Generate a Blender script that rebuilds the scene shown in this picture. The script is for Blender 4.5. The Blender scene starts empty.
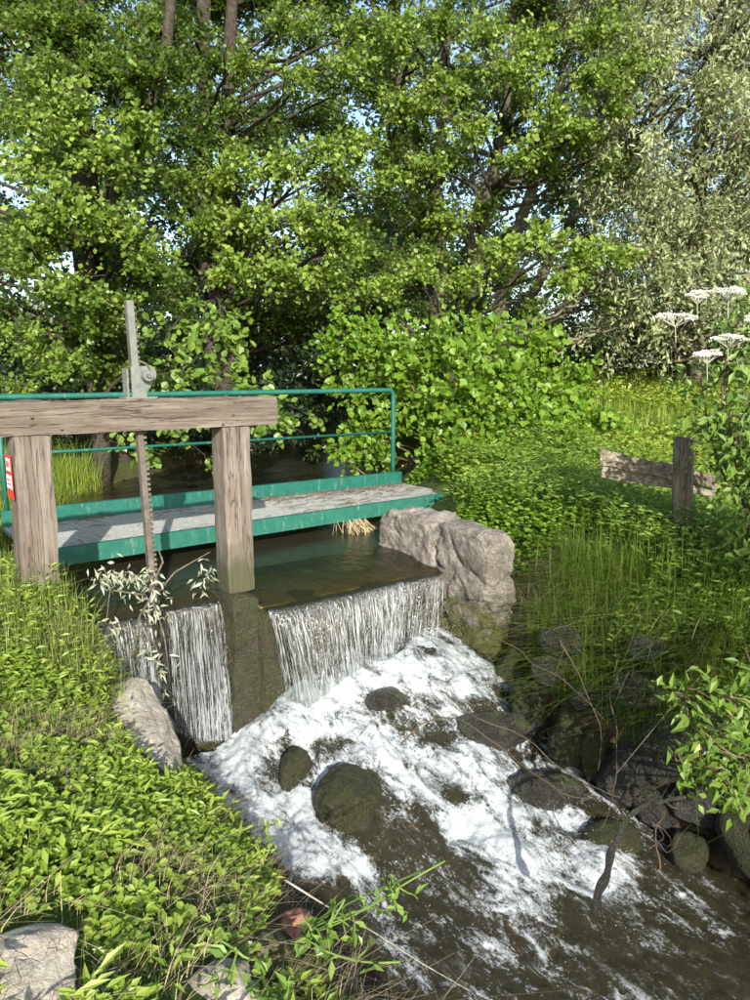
import bpy, math, random
import numpy as np
from mathutils import Matrix, Vector
R_ = math.radians
rng = np.random.default_rng(11)
random.seed(5)
S = bpy.context.scene

# ------------------------------------------------------------------ camera
FPX, PITCH, YAW, CZ = 750.0, R_(9.7), R_(36.5), 1.2
Fv = np.array([math.sin(YAW)*math.cos(PITCH), math.cos(YAW)*math.cos(PITCH), -math.sin(PITCH)])
Rv = np.array([math.cos(YAW), -math.sin(YAW), 0.0]); Uv = np.cross(Rv, Fv)
CAM = np.array([0, 0, CZ], float)
cd = bpy.data.cameras.new('camera'); cam = bpy.data.objects.new('camera', cd); S.collection.objects.link(cam)
M = Matrix([[Rv[i], Uv[i], -Fv[i]] for i in range(3)]).to_4x4(); M.translation = Vector(CAM)
cam.matrix_world = M
cd.sensor_fit = 'VERTICAL'; cd.sensor_height = 36.0; cd.lens = 36.0*FPX/1000.0
cd.clip_start = 0.05; cd.clip_end = 2000
S.camera = cam

# ------------------------------------------------------------------ light
SUN_EL, SUN_HEAD = R_(25), R_(25.5)          # light travels towards heading 25.5 deg right of +Y
w = bpy.data.worlds.new('World'); S.world = w; w.use_nodes = True
nt = w.node_tree; bg = nt.nodes['Background']
sky = nt.nodes.new('ShaderNodeTexSky'); sky.sky_type = 'NISHITA'; sky.sun_disc = False
sky.sun_elevation = SUN_EL; sky.sun_rotation = SUN_HEAD + math.pi
sky.air_density = 1.0; sky.dust_density = 1.5
nt.links.new(sky.outputs[0], bg.inputs[0]); bg.inputs[1].default_value = 0.15
ld = bpy.data.lights.new('sun', 'SUN'); ld.energy = 4.6; ld.angle = R_(0.5); ld.color = (1, 0.955, 0.87)
sun = bpy.data.objects.new('sun', ld); S.collection.objects.link(sun)
SD = np.array([math.sin(SUN_HEAD)*math.cos(SUN_EL), math.cos(SUN_HEAD)*math.cos(SUN_EL), -math.sin(SUN_EL)])
sun.rotation_euler = Vector(SD).to_track_quat('-Z', 'Y').to_euler(); sun.location = (-5, -10, 12)
S.view_settings.view_transform = 'Standard'; S.view_settings.look = 'None'
S.view_settings.exposure = 1.0; S.view_settings.gamma = 1
cy = S.cycles
S.render.engine = 'CYCLES'
cy.max_bounces = 7; cy.diffuse_bounces = 3; cy.glossy_bounces = 2; cy.transmission_bounces = 3; cy.transparent_max_bounces = 12
cy.caustics_reflective = False; cy.caustics_refractive = False
cy.use_denoising = True
TOSUN = -SD

# ------------------------------------------------------------------ maths helpers
def ray(px, py): return Fv + Rv*((px-375)/FPX) + Uv*((500-py)/FPX)
def P(px, py, d): return CAM + ray(px, py)*d
def PZ(px, py, z): r = ray(px, py); return CAM + r*((z-CZ)/r[2])
def PY(px, py, y): r = ray(px, py); return CAM + r*(y/r[1])
def proj(p):
    q = np.asarray(p) - CAM; z = q@Fv; z = np.where(np.abs(z) < 1e-3, 1e-3, z)
    return 375+FPX*(q@Rv)/z, 500-FPX*(q@Uv)/z, z
def nrm(v): return v/np.maximum(np.linalg.norm(v, axis=-1, keepdims=True), 1e-9)
def _h(i, j, k, s):
    n = (i*73856093) ^ (j*19349663) ^ (k*83492791) ^ (s*2654435761)
    n = (n ^ (n >> 13)) * 1274126177 & 0x7fffffff
    n = (n ^ (n >> 15)) & 0xffffff
    return n/0xffffff
def vnoise(p, s=0):
    p = np.asarray(p, float); i = np.floor(p).astype(np.int64); f = p-i; f = f*f*(3-2*f)
    r = 0
    for a in (0, 1):
        for b in (0, 1):
            for c in (0, 1):
                wgt = (f[..., 0] if a else 1-f[..., 0])*(f[..., 1] if b else 1-f[..., 1])*(f[..., 2] if c else 1-f[..., 2])
                r = r + wgt*_h(i[..., 0]+a, i[..., 1]+b, i[..., 2]+c, s)
    return r*2-1
def fbm(p, o=4, s=0, g=.5):
    p = np.asarray(p, float); a, r, t = 1.0, 0, 0
    for k in range(o): r = r + a*vnoise(p*2.03**k+k*7.7, s+k); t += a; a *= g
    return r/t
def sstep(a, b, x): t = np.clip((x-a)/(b-a), 0, 1); return t*t*(3-2*t)

class MB:
    """collects vertices / faces (tris, quads) with a per-vertex value and a per-face material slot"""
    def __init__(s): s.v = []; s.q = []; s.t = []; s.a = []; s.n = 0
    def add(s, v, quads=None, tris=None, a=0.5):
        v = np.asarray(v, float).reshape(-1, 3)
        s.v.append(v); s.a.append(np.broadcast_to(np.asarray(a, float), (len(v),)).copy())
        if quads is not None and len(quads): s.q.append(np.asarray(quads, np.int64)+s.n)
        if tris is not None and len(tris): s.t.append(np.asarray(tris, np.int64)+s.n)
        s.n += len(v); return s
    def box(s, lo, hi, rot=None, a=0.5):
        (x0, y0, z0), (x1, y1, z1) = lo, hi
        v = np.array([[x, y, z] for z in (z0, z1) for y in (y0, y1) for x in (x0, x1)], float)
        if rot is not None: v = v@np.array(rot).T
        return s.add(v, [[0, 2, 3, 1], [4, 5, 7, 6], [0, 1, 5, 4], [2, 6, 7, 3], [0, 4, 6, 2], [1, 3, 7, 5]], a=a)
    def tube(s, pts, rad, n=6, a=0.5, cap=True):
        pts = np.asarray(pts, float); m = len(pts); rad = np.broadcast_to(np.asarray(rad, float), (m,))
        t = np.gradient(pts, axis=0); t = nrm(t)
        ref = np.eye(3)[int(np.argmin(np.abs(t).max(axis=0)))]
        u = nrm(np.cross(t, ref)); vv = np.cross(t, u)
        an = np.arange(n)*2*math.pi/n
        ring = pts[:, None]+rad[:, None, None]*(np.cos(an)[None, :, None]*u[:, None]+np.sin(an)[None, :, None]*vv[:, None])
        V = ring.reshape(-1, 3); q = []
        i = np.arange(m-1)[:, None]*n; j = np.arange(n)[None]; j2 = (j+1) % n
        q = np.stack([i+j, i+j2, i+n+j2, i+n+j], -1).reshape(-1, 4)
        tr = []
        if cap:
            V = np.vstack([V, pts[0], pts[-1]]); c0, c1 = m*n, m*n+1
            tr = [[c0, (k+1) % n, k] for k in range(n)]+[[c1, (m-1)*n+k, (m-1)*n+(k+1) % n] for k in range(n)]
        return s.add(V, q, tr, a=a)
    def mesh(s, name, off=(0, 0, 0), smooth=False):
        me = bpy.data.meshes.new(name)
        if not s.v: return me
        V = np.vstack(s.v)-np.asarray(off, float)
        Q = np.vstack(s.q) if s.q else np.zeros((0, 4), np.int64); T = np.vstack(s.t) if s.t else np.zeros((0, 3), np.int64)
        me.vertices.add(len(V)); me.vertices.foreach_set('co', V.astype(np.float32).ravel())
        me.loops.add(Q.size+T.size); me.loops.foreach_set('vertex_index', np.concatenate([Q.ravel(), T.ravel()]).astype(np.int32))
        me.polygons.add(len(Q)+len(T))
        ls = np.concatenate([np.arange(len(Q))*4, Q.size+np.arange(len(T))*3]).astype(np.int32)
        me.polygons.foreach_set('loop_start', ls)
        me.update(calc_edges=True); 
        at = me.attributes.new('rnd', 'FLOAT', 'POINT'); at.data.foreach_set('value', np.concatenate(s.a).astype(np.float32))
        me.polygons.foreach_set('use_smooth', [bool(smooth)]*len(me.polygons))
        me.validate(); return me

def link(name, me, mat=None, parent=None, loc=(0, 0, 0)):
    o = bpy.data.objects.new(name, me); S.collection.objects.link(o)
    if mat is not None and me is not None and not me.materials: me.materials.append(mat)
    o.location = loc
    if parent is not None: o.parent = parent
    return o
def part(name, mb, mat, parent, smooth=False, kind=None, label=None, bevel=0):
    """a mesh whose vertices are given in world coordinates, kept under its thing or part"""
    off = np.array(parent.get('_o', (0, 0, 0)))
    me = mb.mesh(name, off, smooth); o = link(name, me, mat, parent); o['_o'] = [float(x) for x in off]
    if kind: o['kind'] = kind
    if label: o['label'] = label
    if bevel: bev(o, bevel)
    return o
def bev(o, wd, seg=2):
    m = o.modifiers.new('bevel', 'BEVEL'); m.width = wd; m.segments = seg; m.limit_method = 'ANGLE'; m.harden_normals = False
def thing(name, loc, label, cat, group=None):
    o = bpy.data.objects.new(name, None); S.collection.objects.link(o); o.location = [float(x) for x in loc]
    o.empty_display_size = .1; o['_o'] = [float(x) for x in loc]; o['label'] = label; o['category'] = cat
    if group: o['group'] = group
    return o
def single(name, mb, mat, loc, label=None, cat=None, group=None, kind=None, smooth=False):
    me = mb.mesh(name, loc, smooth); o = link(name, me, mat, None, [float(x) for x in loc])
    if label: o['label'] = label
    if cat: o['category'] = cat
    if group: o['group'] = group
    if kind: o['kind'] = kind
    return o

# ------------------------------------------------------------------ materials
class NT:
    def __init__(s, name):
        s.m = bpy.data.materials.new(name); s.m.use_nodes = True; s.t = s.m.node_tree
        s.t.nodes.clear(); s.out = s.n('ShaderNodeOutputMaterial')
    def n(s, ty, **k):
        x = s.t.nodes.new(ty)
        for a, b in k.items(): setattr(x, a, b)
        return x
    def l(s, a, b): s.t.links.new(a, b)
    def coord(s, scale=(1, 1, 1), rot=(0, 0, 0)):
        c = s.n('ShaderNodeTexCoord'); m = s.n('ShaderNodeMapping'); m.inputs['Scale'].default_value = scale; m.inputs['Rotation'].default_value = rot
        s.l(c.outputs['Object'], m.inputs['Vector']); return m.outputs[0]
    def noise(s, vec, scale, detail=5, rough=.55, dist=0):
        x = s.n('ShaderNodeTexNoise'); x.inputs['Scale'].default_value = scale; x.inputs['Detail'].default_value = detail
        x.inputs['Roughness'].default_value = rough; x.inputs['Distortion'].default_value = dist
        s.l(vec, x.inputs['Vector']); return x.outputs['Fac']
    def ramp(s, fac, stops, interp='LINEAR'):
        x = s.n('ShaderNodeValToRGB'); e = x.color_ramp; e.interpolation = interp
        while len(e.elements) < len(stops): e.elements.new(.5)
        for el, (p, c) in zip(e.elements, stops):
            el.position = p; el.color = (c, c, c, 1) if not hasattr(c, '__len__') else (*c, 1)
        s.l(fac, x.inputs[0]); return x.outputs[0]
    def mix(s, f, a, b, mode='MIX'):
        x = s.n('ShaderNodeMix', data_type='RGBA', blend_type=mode)
        for i, v in ((0, f), (6, a), (7, b)):
            if hasattr(v, 'is_linked') or hasattr(v, 'links'): s.l(v, x.inputs[i])
            else: x.inputs[i].default_value = v if i == 0 else (*v, 1)
        return x.outputs[2]
    def math(s, op, a, b=None, clamp=False):
        x = s.n('ShaderNodeMath', operation=op); x.use_clamp = clamp
        for i, v in ((0, a), (1, b)):
            if v is None: continue
            if hasattr(v, 'links'): s.l(v, x.inputs[i])
            else: x.inputs[i].default_value = v
        return x.outputs[0]
    def attr(s, nm='rnd'):
        x = s.n('ShaderNodeAttribute'); x.attribute_name = nm; return x.outputs['Fac']
    def bump(s, h, st=.5, d=.01, nrm=None):
        x = s.n('ShaderNodeBump'); x.inputs['Strength'].default_value = st; x.inputs['Distance'].default_value = d
        s.l(h, x.inputs['Height']); 
        if nrm is not None: s.l(nrm, x.inputs['Normal'])
        return x.outputs[0]
    def bsdf(s, col, rough=.8, nrmv=None, metal=0, spec=.3):
        x = s.n('ShaderNodeBsdfPrincipled')
        for i, v in (('Base Color', col), ('Roughness', rough), ('Metallic', metal), ('Specular IOR Level', spec)):
            if hasattr(v, 'links'): s.l(v, x.inputs[i])
            else: x.inputs[i].default_value = (*v, 1) if hasattr(v, '__len__') else v
        if nrmv is not None: s.l(nrmv, x.inputs['Normal'])
        return x.outputs[0]
    def done(s, sh): s.l(sh, s.out.inputs['Surface']); return s.m
    def up(s):
        g = s.n('ShaderNodeNewGeometry'); x = s.n('ShaderNodeSeparateXYZ'); s.l(g.outputs['Normal'], x.inputs[0]); return x.outputs[2]

def leaf_mat(name, c0, c1, c2, trans=.32, rough=.42, spec=.4):
    """rnd attribute runs from dark to pale leaf colour"""
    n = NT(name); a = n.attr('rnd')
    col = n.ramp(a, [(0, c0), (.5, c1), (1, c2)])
    b = n.bsdf(col, rough, None, 0, spec)
    t = n.n('ShaderNodeBsdfTranslucent'); tc = n.mix(.55, col, (c2[0]*1.5, c2[1]*1.5, c2[2]*.8)); n.l(tc, t.inputs[0])
    m = n.n('ShaderNodeMixShader'); m.inputs[0].default_value = trans; n.l(b, m.inputs[1]); n.l(t.outputs[0], m.inputs[2])
    return n.done(m.outputs[0])
def stone_mat(name, cols, scale=6, moss=0, bump=.6, rough=.85, mosscol=((.03, .045, .012), (.075, .095, .022)), spec=.3, wet=0, mossbelow=None):
    n = NT(name); v = n.coord(); a = n.noise(v, scale, 7, .65); b = n.noise(v, scale*5, 5, .7)
    col = n.ramp(a, [(.28, cols[0]), (.5, cols[1]), (.72, cols[2])])
    col = n.mix(n.ramp(b, [(.35, .0), (.7, .55)]), col, tuple(x*.45 for x in cols[0]))
    vo = n.n('ShaderNodeTexVoronoi', feature='DISTANCE_TO_EDGE'); vo.inputs['Scale'].default_value = scale*.7
    wv = n.n('ShaderNodeVectorMath', operation='ADD'); n.l(v, wv.inputs[0])
    nn = n.n('ShaderNodeTexNoise'); nn.inputs['Scale'].default_value = scale*1.2; n.l(v, nn.inputs['Vector']); n.l(nn.outputs['Color'], wv.inputs[1])
    n.l(wv.outputs[0], vo.inputs['Vector'])
    crack = n.ramp(vo.outputs['Distance'], [(0, 0.0), (.035, 1.0)])
    h = n.math('ADD', n.math('MULTIPLY', a, .8), n.math('MULTIPLY', b, .35)); h = n.math('ADD', h, n.math('MULTIPLY', crack, .12))
    if moss:
        g = n.noise(v, scale*9, 4, .7); mc = n.ramp(g, [(.3, mosscol[0]), (.7, mosscol[1])])
        mf = n.math('ADD', n.noise(v, scale*.8, 5, .7), n.math('MULTIPLY', n.up(), .18))
        if mossbelow is not None:
            gg = n.n('ShaderNodeNewGeometry'); sx = n.n('ShaderNodeSeparateXYZ'); n.l(gg.outputs['Position'], sx.inputs[0])
            mf = n.math('ADD', mf, n.math('MULTIPLY', n.math('SUBTRACT', mossbelow, sx.outputs[2]), .9))
        mf = n.ramp(mf, [(max(0, .72-moss*.6), 0.0), (min(1, .86-moss*.5), 1.0)])
        col = n.mix(mf, col, mc); h = n.math('ADD', h, n.math('MULTIPLY', g, .5))
    rg = n.ramp(b, [(.3, max(.08, rough-.25*(1+wet))), (.7, rough)])
    return n.done(n.bsdf(col, rg, n.bump(h, bump, .045), 0, spec))
def wood_mat(name, axis, cols, fine=60):
    n = NT(name); sc = [1, 1, 1]; sc[axis] = .045
    v = n.coord(tuple(sc)); a = n.noise(v, fine*.35, 6, .65, .3); b = n.noise(v, fine*1.6, 4, .75); c = n.noise(n.coord(), 5, 5, .6)
    col = n.ramp(a, [(.3, cols[0]), (.47, cols[1]), (.66, cols[2])])
    col = n.mix(n.ramp(b, [(.52, 0.0), (.64, .8)]), col, tuple(x*.35 for x in cols[0]))
    col = n.mix(n.ramp(c, [(.42, 0.0), (.75, .6)]), col, cols[3])
    n2 = n.noise(n.coord(tuple(x*1.3 for x in sc)), 14, 3, .5)
    crack = n.ramp(n2, [(.485, 1.0), (.5, 0.0), (.515, 1.0)])
    col = n.mix(n.math('MULTIPLY', n.math('SUBTRACT', 1.0, crack), .8), col, tuple(x*.3 for x in cols[0]))
    if axis == 2:      # algae and damp rising from the foot of a standing timber
        sx = n.n('ShaderNodeSeparateXYZ'); n.l(n.coord(), sx.inputs[0]); z_ = n.math('ADD', sx.outputs[2], n.math('MULTIPLY', c, -.35))
        col = n.mix(n.ramp(z_, [(0, .85), (.22, 0.0)]), col, (.055, .058, .028))
    h = n.math('ADD', n.math('ADD', a, n.math('MULTIPLY', b, .5)), n.math('MULTIPLY', crack, .6))
    return n.done(n.bsdf(col, .88, n.bump(h, .7, .008), 0, .2))
def metal_paint(name, c0, c1, rust=.15):
    n = NT(name); v = n.coord(); a = n.noise(v, 9, 6, .7); b = n.noise(n.coord((1, 1, .25)), 22, 5, .75)
    col = n.ramp(a, [(.3, c0), (.7, c1)])
    col = n.mix(n.ramp(b, [(.58, 0.0), (.78, min(1, rust*4))]), col, (.32, .33, .25))
    col = n.mix(n.ramp(a, [(.7, 0.0), (.8, rust*3)]), col, (.16, .08, .04))
    return n.done(n.bsdf(col, n.ramp(b, [(.3, .35), (.7, .65)]), n.bump(b, .15, .002), 0, .4))
def plain(name, c, rough=.8, scale=14, var=.35, bump=.3, spec=.25):
    n = NT(name); v = n.coord(); a = n.noise(v, scale, 5, .65)
    col = n.ramp(a, [(.3, tuple(x*(1-var) for x in c)), (.7, tuple(min(.95, x*(1+var)) for x in c))])
    return n.done(n.bsdf(col, rough, n.bump(a, bump, .01), 0, spec))
def rnd_mat(name, c0, c1, rough=.8, spec=.2):
    n = NT(name); return n.done(n.bsdf(n.ramp(n.attr('rnd'), [(0, c0), (1, c1)]), rough, None, 0, spec))

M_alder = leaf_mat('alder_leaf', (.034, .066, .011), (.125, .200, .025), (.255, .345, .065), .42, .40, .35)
M_alder2 = leaf_mat('alder_leaf_far', (.028, .056, .015), (.065, .115, .022), (.120, .175, .040))
M_hazel = leaf_mat('round_leaf', (.060, .115, .014), (.125, .210, .026), (.185, .265, .050), .35)
M_bush = leaf_mat('bush_leaf', (.050, .110, .012), (.120, .225, .018), (.185, .290, .032), .38)
M_dark = leaf_mat('shade_painted_leaf', (.012, .026, .008), (.026, .048, .012), (.05, .08, .02), .2)  # shade of the boughs above, put into a very dark leaf colour
M_willow = leaf_mat('willow_leaf', (.070, .100, .045), (.200, .245, .105), (.350, .390, .210), .32, .5)
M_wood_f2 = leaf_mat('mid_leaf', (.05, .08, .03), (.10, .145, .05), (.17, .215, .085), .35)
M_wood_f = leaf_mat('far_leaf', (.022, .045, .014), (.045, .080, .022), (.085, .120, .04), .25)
M_herb = leaf_mat('herb_leaf', (.075, .120, .012), (.185, .280, .030), (.315, .395, .070), .36)
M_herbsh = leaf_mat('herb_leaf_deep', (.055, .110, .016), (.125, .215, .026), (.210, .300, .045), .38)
M_grass = leaf_mat('grass_blade', (.055, .105, .012), (.120, .190, .022), (.215, .250, .065), .3, .5)
M_meadow = leaf_mat('meadow_blade', (.090, .150, .014), (.185, .265, .026), (.270, .320, .050), .3, .5)
M_straw = rnd_mat('straw', (.16, .12, .06), (.44, .37, .22))
M_elder = leaf_mat('elder_leaf', (.060, .120, .020), (.130, .220, .036), (.215, .310, .070), .35)
M_dead = leaf_mat('dry_leaf', (.13, .15, .09), (.25, .27, .18), (.40, .42, .31), .15, .6)
M_bark = stone_mat('bark', ((.035, .028, .02), (.075, .062, .045), (.14, .12, .095)), 9, moss=.18, bump=1.0)
M_barkm = stone_mat('bark_grey', ((.05, .042, .03), (.10, .088, .065), (.18, .16, .125)), 10, moss=.15, bump=.9)
M_barkp = stone_mat('bark_pale', ((.09, .075, .05), (.17, .15, .11), (.27, .245, .19)), 10, bump=.8)
M_twig = rnd_mat('twig', (.05, .035, .022), (.15, .11, .075))
M_wood = wood_mat('weathered_oak_x', 0, ((.07, .056, .042), (.130, .108, .086), (.215, .188, .158), (.10, .074, .054)))
M_woodz = wood_mat('weathered_oak_z', 2, ((.085, .07, .055), (.148, .125, .102), (.235, .208, .178), (.115, .085, .062)))
M_plank = wood_mat('rotten_plank', 0, ((.08, .068, .048), (.18, .155, .115), (.32, .285, .22), (.075, .07, .04)))
M_log = wood_mat('old_log', 2, ((.085, .065, .045), (.19, .155, .11), (.32, .275, .21), (.065, .07, .035)))
M_green = metal_paint('green_paint', (.008, .080, .058), (.014, .118, .085))
M_greenw = metal_paint('green_paint_worn', (.012, .095, .068), (.028, .14, .10), .25)
M_grate = plain('galvanised_grating', (.29, .295, .27), .55, 30, .3, .1, .5)
M_steel = plain('grey_steel', (.135, .15, .13), .5, 25, .25, .2, .5)
M_rod = plain('rusty_steel', (.105, .088, .072), .65, 20, .45, .4, .4)
M_red = plain('sign_red', (.62, .035, .035), .4, 8, .1, .05)
M_white = plain('sign_white', (.78, .76, .72), .4, 8, .06, .05)
M_pale = stone_mat('pale_limestone', ((.22, .19, .14), (.38, .34, .27), (.56, .52, .44)), 5, moss=.0, bump=.7)
M_abut = stone_mat('abutment_stone', ((.11, .098, .078), (.27, .243, .20), (.44, .405, .35)), 6, moss=.3, bump=1.0, mossbelow=-.62, mosscol=((.045, .05, .015), (.12, .12, .035)))
M_brick = stone_mat('red_brick_stone', ((.23, .10, .06), (.4, .19, .12), (.5, .33, .24)), 8, bump=.6)
M_mossr = stone_mat('mossy_wet_rock', ((.03, .03, .018), (.065, .062, .035), (.13, .12, .08)), 8, moss=.62, bump=1.0, rough=.75, mosscol=((.014, .017, .006), (.052, .055, .020)), wet=.2, spec=.3)
M_wetr = stone_mat('dark_wet_rock', ((.014, .014, .011), (.035, .032, .024), (.085, .08, .065)), 8, moss=.15, bump=1.0, rough=.5, wet=1, spec=.6)
M_conc = stone_mat('mossy_concrete', ((.022, .02, .012), (.05, .045, .026), (.10, .09, .06)), 7, moss=.55, bump=.9, mosscol=((.02, .024, .008), (.06, .062, .02)), rough=.55, wet=.5, spec=.45)
M_grnd = None
def ground_mat():
    n = NT('bank_soil'); v = n.coord(); a = n.noise(v, 3, 6, .65); b = n.noise(v, 30, 5, .7)
    soil = n.ramp(b, [(.3, (.035, .025, .015)), (.7, (.12, .09, .055))])
    grn = n.ramp(b, [(.3, (.035, .065, .012)), (.7, (.085, .14, .022))])
    g = n.attr('rnd'); f = n.math('MULTIPLY', g, n.ramp(a, [(.3, .6), (.55, 1.0)]))
    return n.done(n.bsdf(n.mix(f, soil, grn), .95, n.bump(b, .8, .03), 0, .1))
M_grnd = ground_mat()

# ------------------------------------------------------------------ terrain
def xL(y):   # toe of the left bank
    return np.interp(y, [-30, 1, 2.5, 3.2, 3.9, 4.5, 4.8, 5.4, 7, 9.5, 11, 14, 30], [1.1, 1.55, 1.68, 1.74, 1.72, 1.5, 1.32, 1.34, 1.6, 2.5, 4.0, 8.0, 40])
def xR(y):
    return np.interp(y, [-30, 1, 2.4, 3.2, 3.8, 4.3, 5.4, 6.4, 8, 10, 11.5, 14, 30], [4.4, 3.95, 3.86, 3.86, 3.98, 4.25, 4.3, 4.9, 5.9, 7.0, 8.8, 13, 45])
def zbed(y): return np.interp(y, [-30, 3.5, 4.55, 4.92, 5.05, 7, 30], [-1.85, -1.8, -1.75, -1.7, -.75, -.95, -.9])
def terrain(x, y):
    x = np.asarray(x, float); y = np.asarray(y, float)
    a, b = xL(y), xR(y); bed = zbed(y)
    base = np.where(y > 4.6, bed, -1.55)
    sl = np.maximum(a-x, 0); sr = np.maximum(x-b, 0)
    kl = np.interp(y, [2, 3.8, 4.3, 4.65, 5.4, 6], [.75, .62, .30, .09, .09, .35]); kr = np.interp(y, [2, 3.6, 4.6, 6, 9], [.42, .4, .25, .4, .7])
    tl = -.14+.08*fbm(np.stack([x*.8, y*.8, x*0], -1), 3, 3)
    tr = -.12+.1*fbm(np.stack([x*.7, y*.7, x*0], -1), 3, 5)
    fr = x*.595+y*.8
    tr = tr+.13*np.clip(fr-7.2, 0, 10.5); tl = tl+.05*np.clip(fr-9, 0, 10)
    zl = tl+(base-tl)*np.exp(-sl/kl); zr = tr+(base-tr)*np.exp(-(sr/kr)**1.3)
    z = np.where(x < a, zl, np.where(x > b, zr, bed))
    bump_ = .05*fbm(np.stack([x*3, y*3, x*0], -1), 4, 9)*np.where((x > a) & (x < b), .6, 1)
    return z+bump_*sstep(60, 10, np.hypot(x, y))
def axis(lo, hi, c0, c1, st, far):
    mid = np.arange(c0, c1, st); d = st; L = []; x = c0
    while x > lo: d *= far; x -= d; L.append(x)
    d = st; Rr = []; x = c1
    while x < hi: Rr.append(x); d *= far; x += d
    return np.array(L[::-1]+list(mid)+Rr)
def grid(xs, ys, zf, af=None, mask=None):
    X, Y = np.meshgrid(xs, ys); Z = zf(X, Y); V = np.stack([X, Y, Z], -1).reshape(-1, 3)
    nx, ny = len(xs), len(ys); i = np.arange(ny-1)[:, None]*nx+np.arange(nx-1)[None]
    q = np.stack([i, i+1, i+nx+1, i+nx], -1)
    if mask is not None:
        m = mask(X, Y); m = m[:-1, :-1] & m[1:, 1:] & m[1:, :-1] & m[:-1, 1:]; q = q[m]
    mb = MB(); mb.add(V, q.reshape(-1, 4), a=(af(X, Y).ravel() if af is not None else .5)); return mb
gx = axis(-700, 900, -1.2, 6, .085, 1.09); gy = axis(-700, 1200, .5, 7.5, .085, 1.09)
def gcol(X, Y):
    a, b = xL(Y), xR(Y); s = np.maximum(a-X, X-b)
    return sstep(.1, .9, s)*.85
g = single('ground', grid(gx, gy, terrain, gcol), M_grnd, (0, 0, 0), kind='structure', smooth=True)
g['label'] = 'earth banks and meadow on both sides of the stream'
def onground(x, y, dz=0): return np.stack([x, y, terrain(x, y)+dz], -1)
def ground_px(px, py, z0=-.3):
    z = z0
    for _ in range(12):
        p = PZ(px, py, z); z = .5*z+.5*float(terrain(p[0], p[1]))
    return PZ(px, py, z)

# ------------------------------------------------------------------ rocks
def ico(level):
    import bmesh
    bm = bmesh.new(); bmesh.ops.create_icosphere(bm, subdivisions=level, radius=1)
    v = np.array([x.co[:] for x in bm.verts]); f = np.array([[x.index for x in y.verts] for y in bm.faces]); bm.free(); return v, f
ICO = {k: ico(k) for k in (1, 2, 3, 4, 5)}
def rockmesh(c, size, rotz=0, seed=0, cuts=7, box=1.0, lev=4, rough=.13, tilt=(0, 0), mb=None):
    v, f = ICO[lev]; v = v.copy(); r = np.random.default_rng(seed)
    if box != 1: v = np.sign(v)*np.abs(v)**box; 
    for _ in range(cuts):
        n = nrm(r.normal(size=3)); d = r.uniform(.55, .85)*(1.25 if box < 1 else 1)
        e = v@n-d; v = v-np.maximum(e, 0)[:, None]*n*.93
    nn = nrm(v)
    v = v+nn*(rough*1.6*fbm(v*1.5+seed*3.1, 4, seed)+rough*.6*fbm(v*5+seed, 5, seed+9, .6)-rough*.5*np.abs(fbm(v*2.7+seed*2, 3, seed+19)))[:, None]
    v = v*np.asarray(size)
    R = np.array(Matrix.Rotation(rotz, 3, 'Z')@Matrix.Rotation(tilt[0], 3, 'X')@Matrix.Rotation(tilt[1], 3, 'Y'))
    v = v@R.T+np.asarray(c)
    mb = mb or MB(); mb.add(v, None, f, a=r.random()); return mb
def rock(px, py, z, size, mat, label, cat='boulder', name='boulder', group=None, seed=0, rotz=0, **k):
    c = PZ(px, py, z) if z is not None else ground_px(px, py)
    k.setdefault('cuts', 7)
    return single(name, rockmesh(c, size, rotz, seed, **k), mat, c, label, cat, group, smooth=True)

# ------------------------------------------------------------------ leaves and branches
SH = {
 'round': (np.array([(0, 0, 0), (.28, .40, .05), (.72, .44, .04), (1, 0, -.04), (.72, -.44, .04), (.28, -.40, .05), (.5, 0, -.02)]), [[0, 6, 2, 1], [6, 3, 2, 2], [0, 5, 4, 6], [6, 4, 3, 3]], None),
 'oval': (np.array([(0, 0, 0), (.42, .26, .06), (1, 0, -.05), (.42, -.26, .06)]), None, [[0, 2, 1], [0, 3, 2]]),
 'narrow': (np.array([(0, 0, 0), (.4, .1, .02), (1, 0, -.08), (.4, -.1, .02)]), None, [[0, 2, 1], [0, 3, 2]]),
 'quad': (np.array([(0, 0, 0), (.5, .42, .05), (1, 0, 0), (.5, -.42, .05)]), None, [[0, 2, 1], [0, 3, 2]]),
}
SH['round'] = (np.array([(0, 0, 0), (.25, .36, .05), (.7, .42, .05), (1, 0, -.04), (.7, -.42, .05), (.25, -.36, .05)]), [[0, 3, 2, 1], [0, 5, 4, 3]], None)
SH['penta'] = (np.array([(0, 0, 0), (.42, .42, .06), (1, .16, -.03), (1, -.16, -.03), (.42, -.42, .06)]), None, [[0, 2, 1], [0, 3, 2], [0, 4, 3]])
SH['lobed'] = (np.array([(0, 0, 0), (.12, .3, .03), (.42, .5, .05), (.62, .3, .03), (1, 0, -.08), (.62, -.3, .03), (.42, -.5, .05), (.12, -.3, .03)]), [[0, 3, 2, 1], [0, 7, 6, 5]], [[0, 4, 3], [0, 5, 4]])
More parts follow.
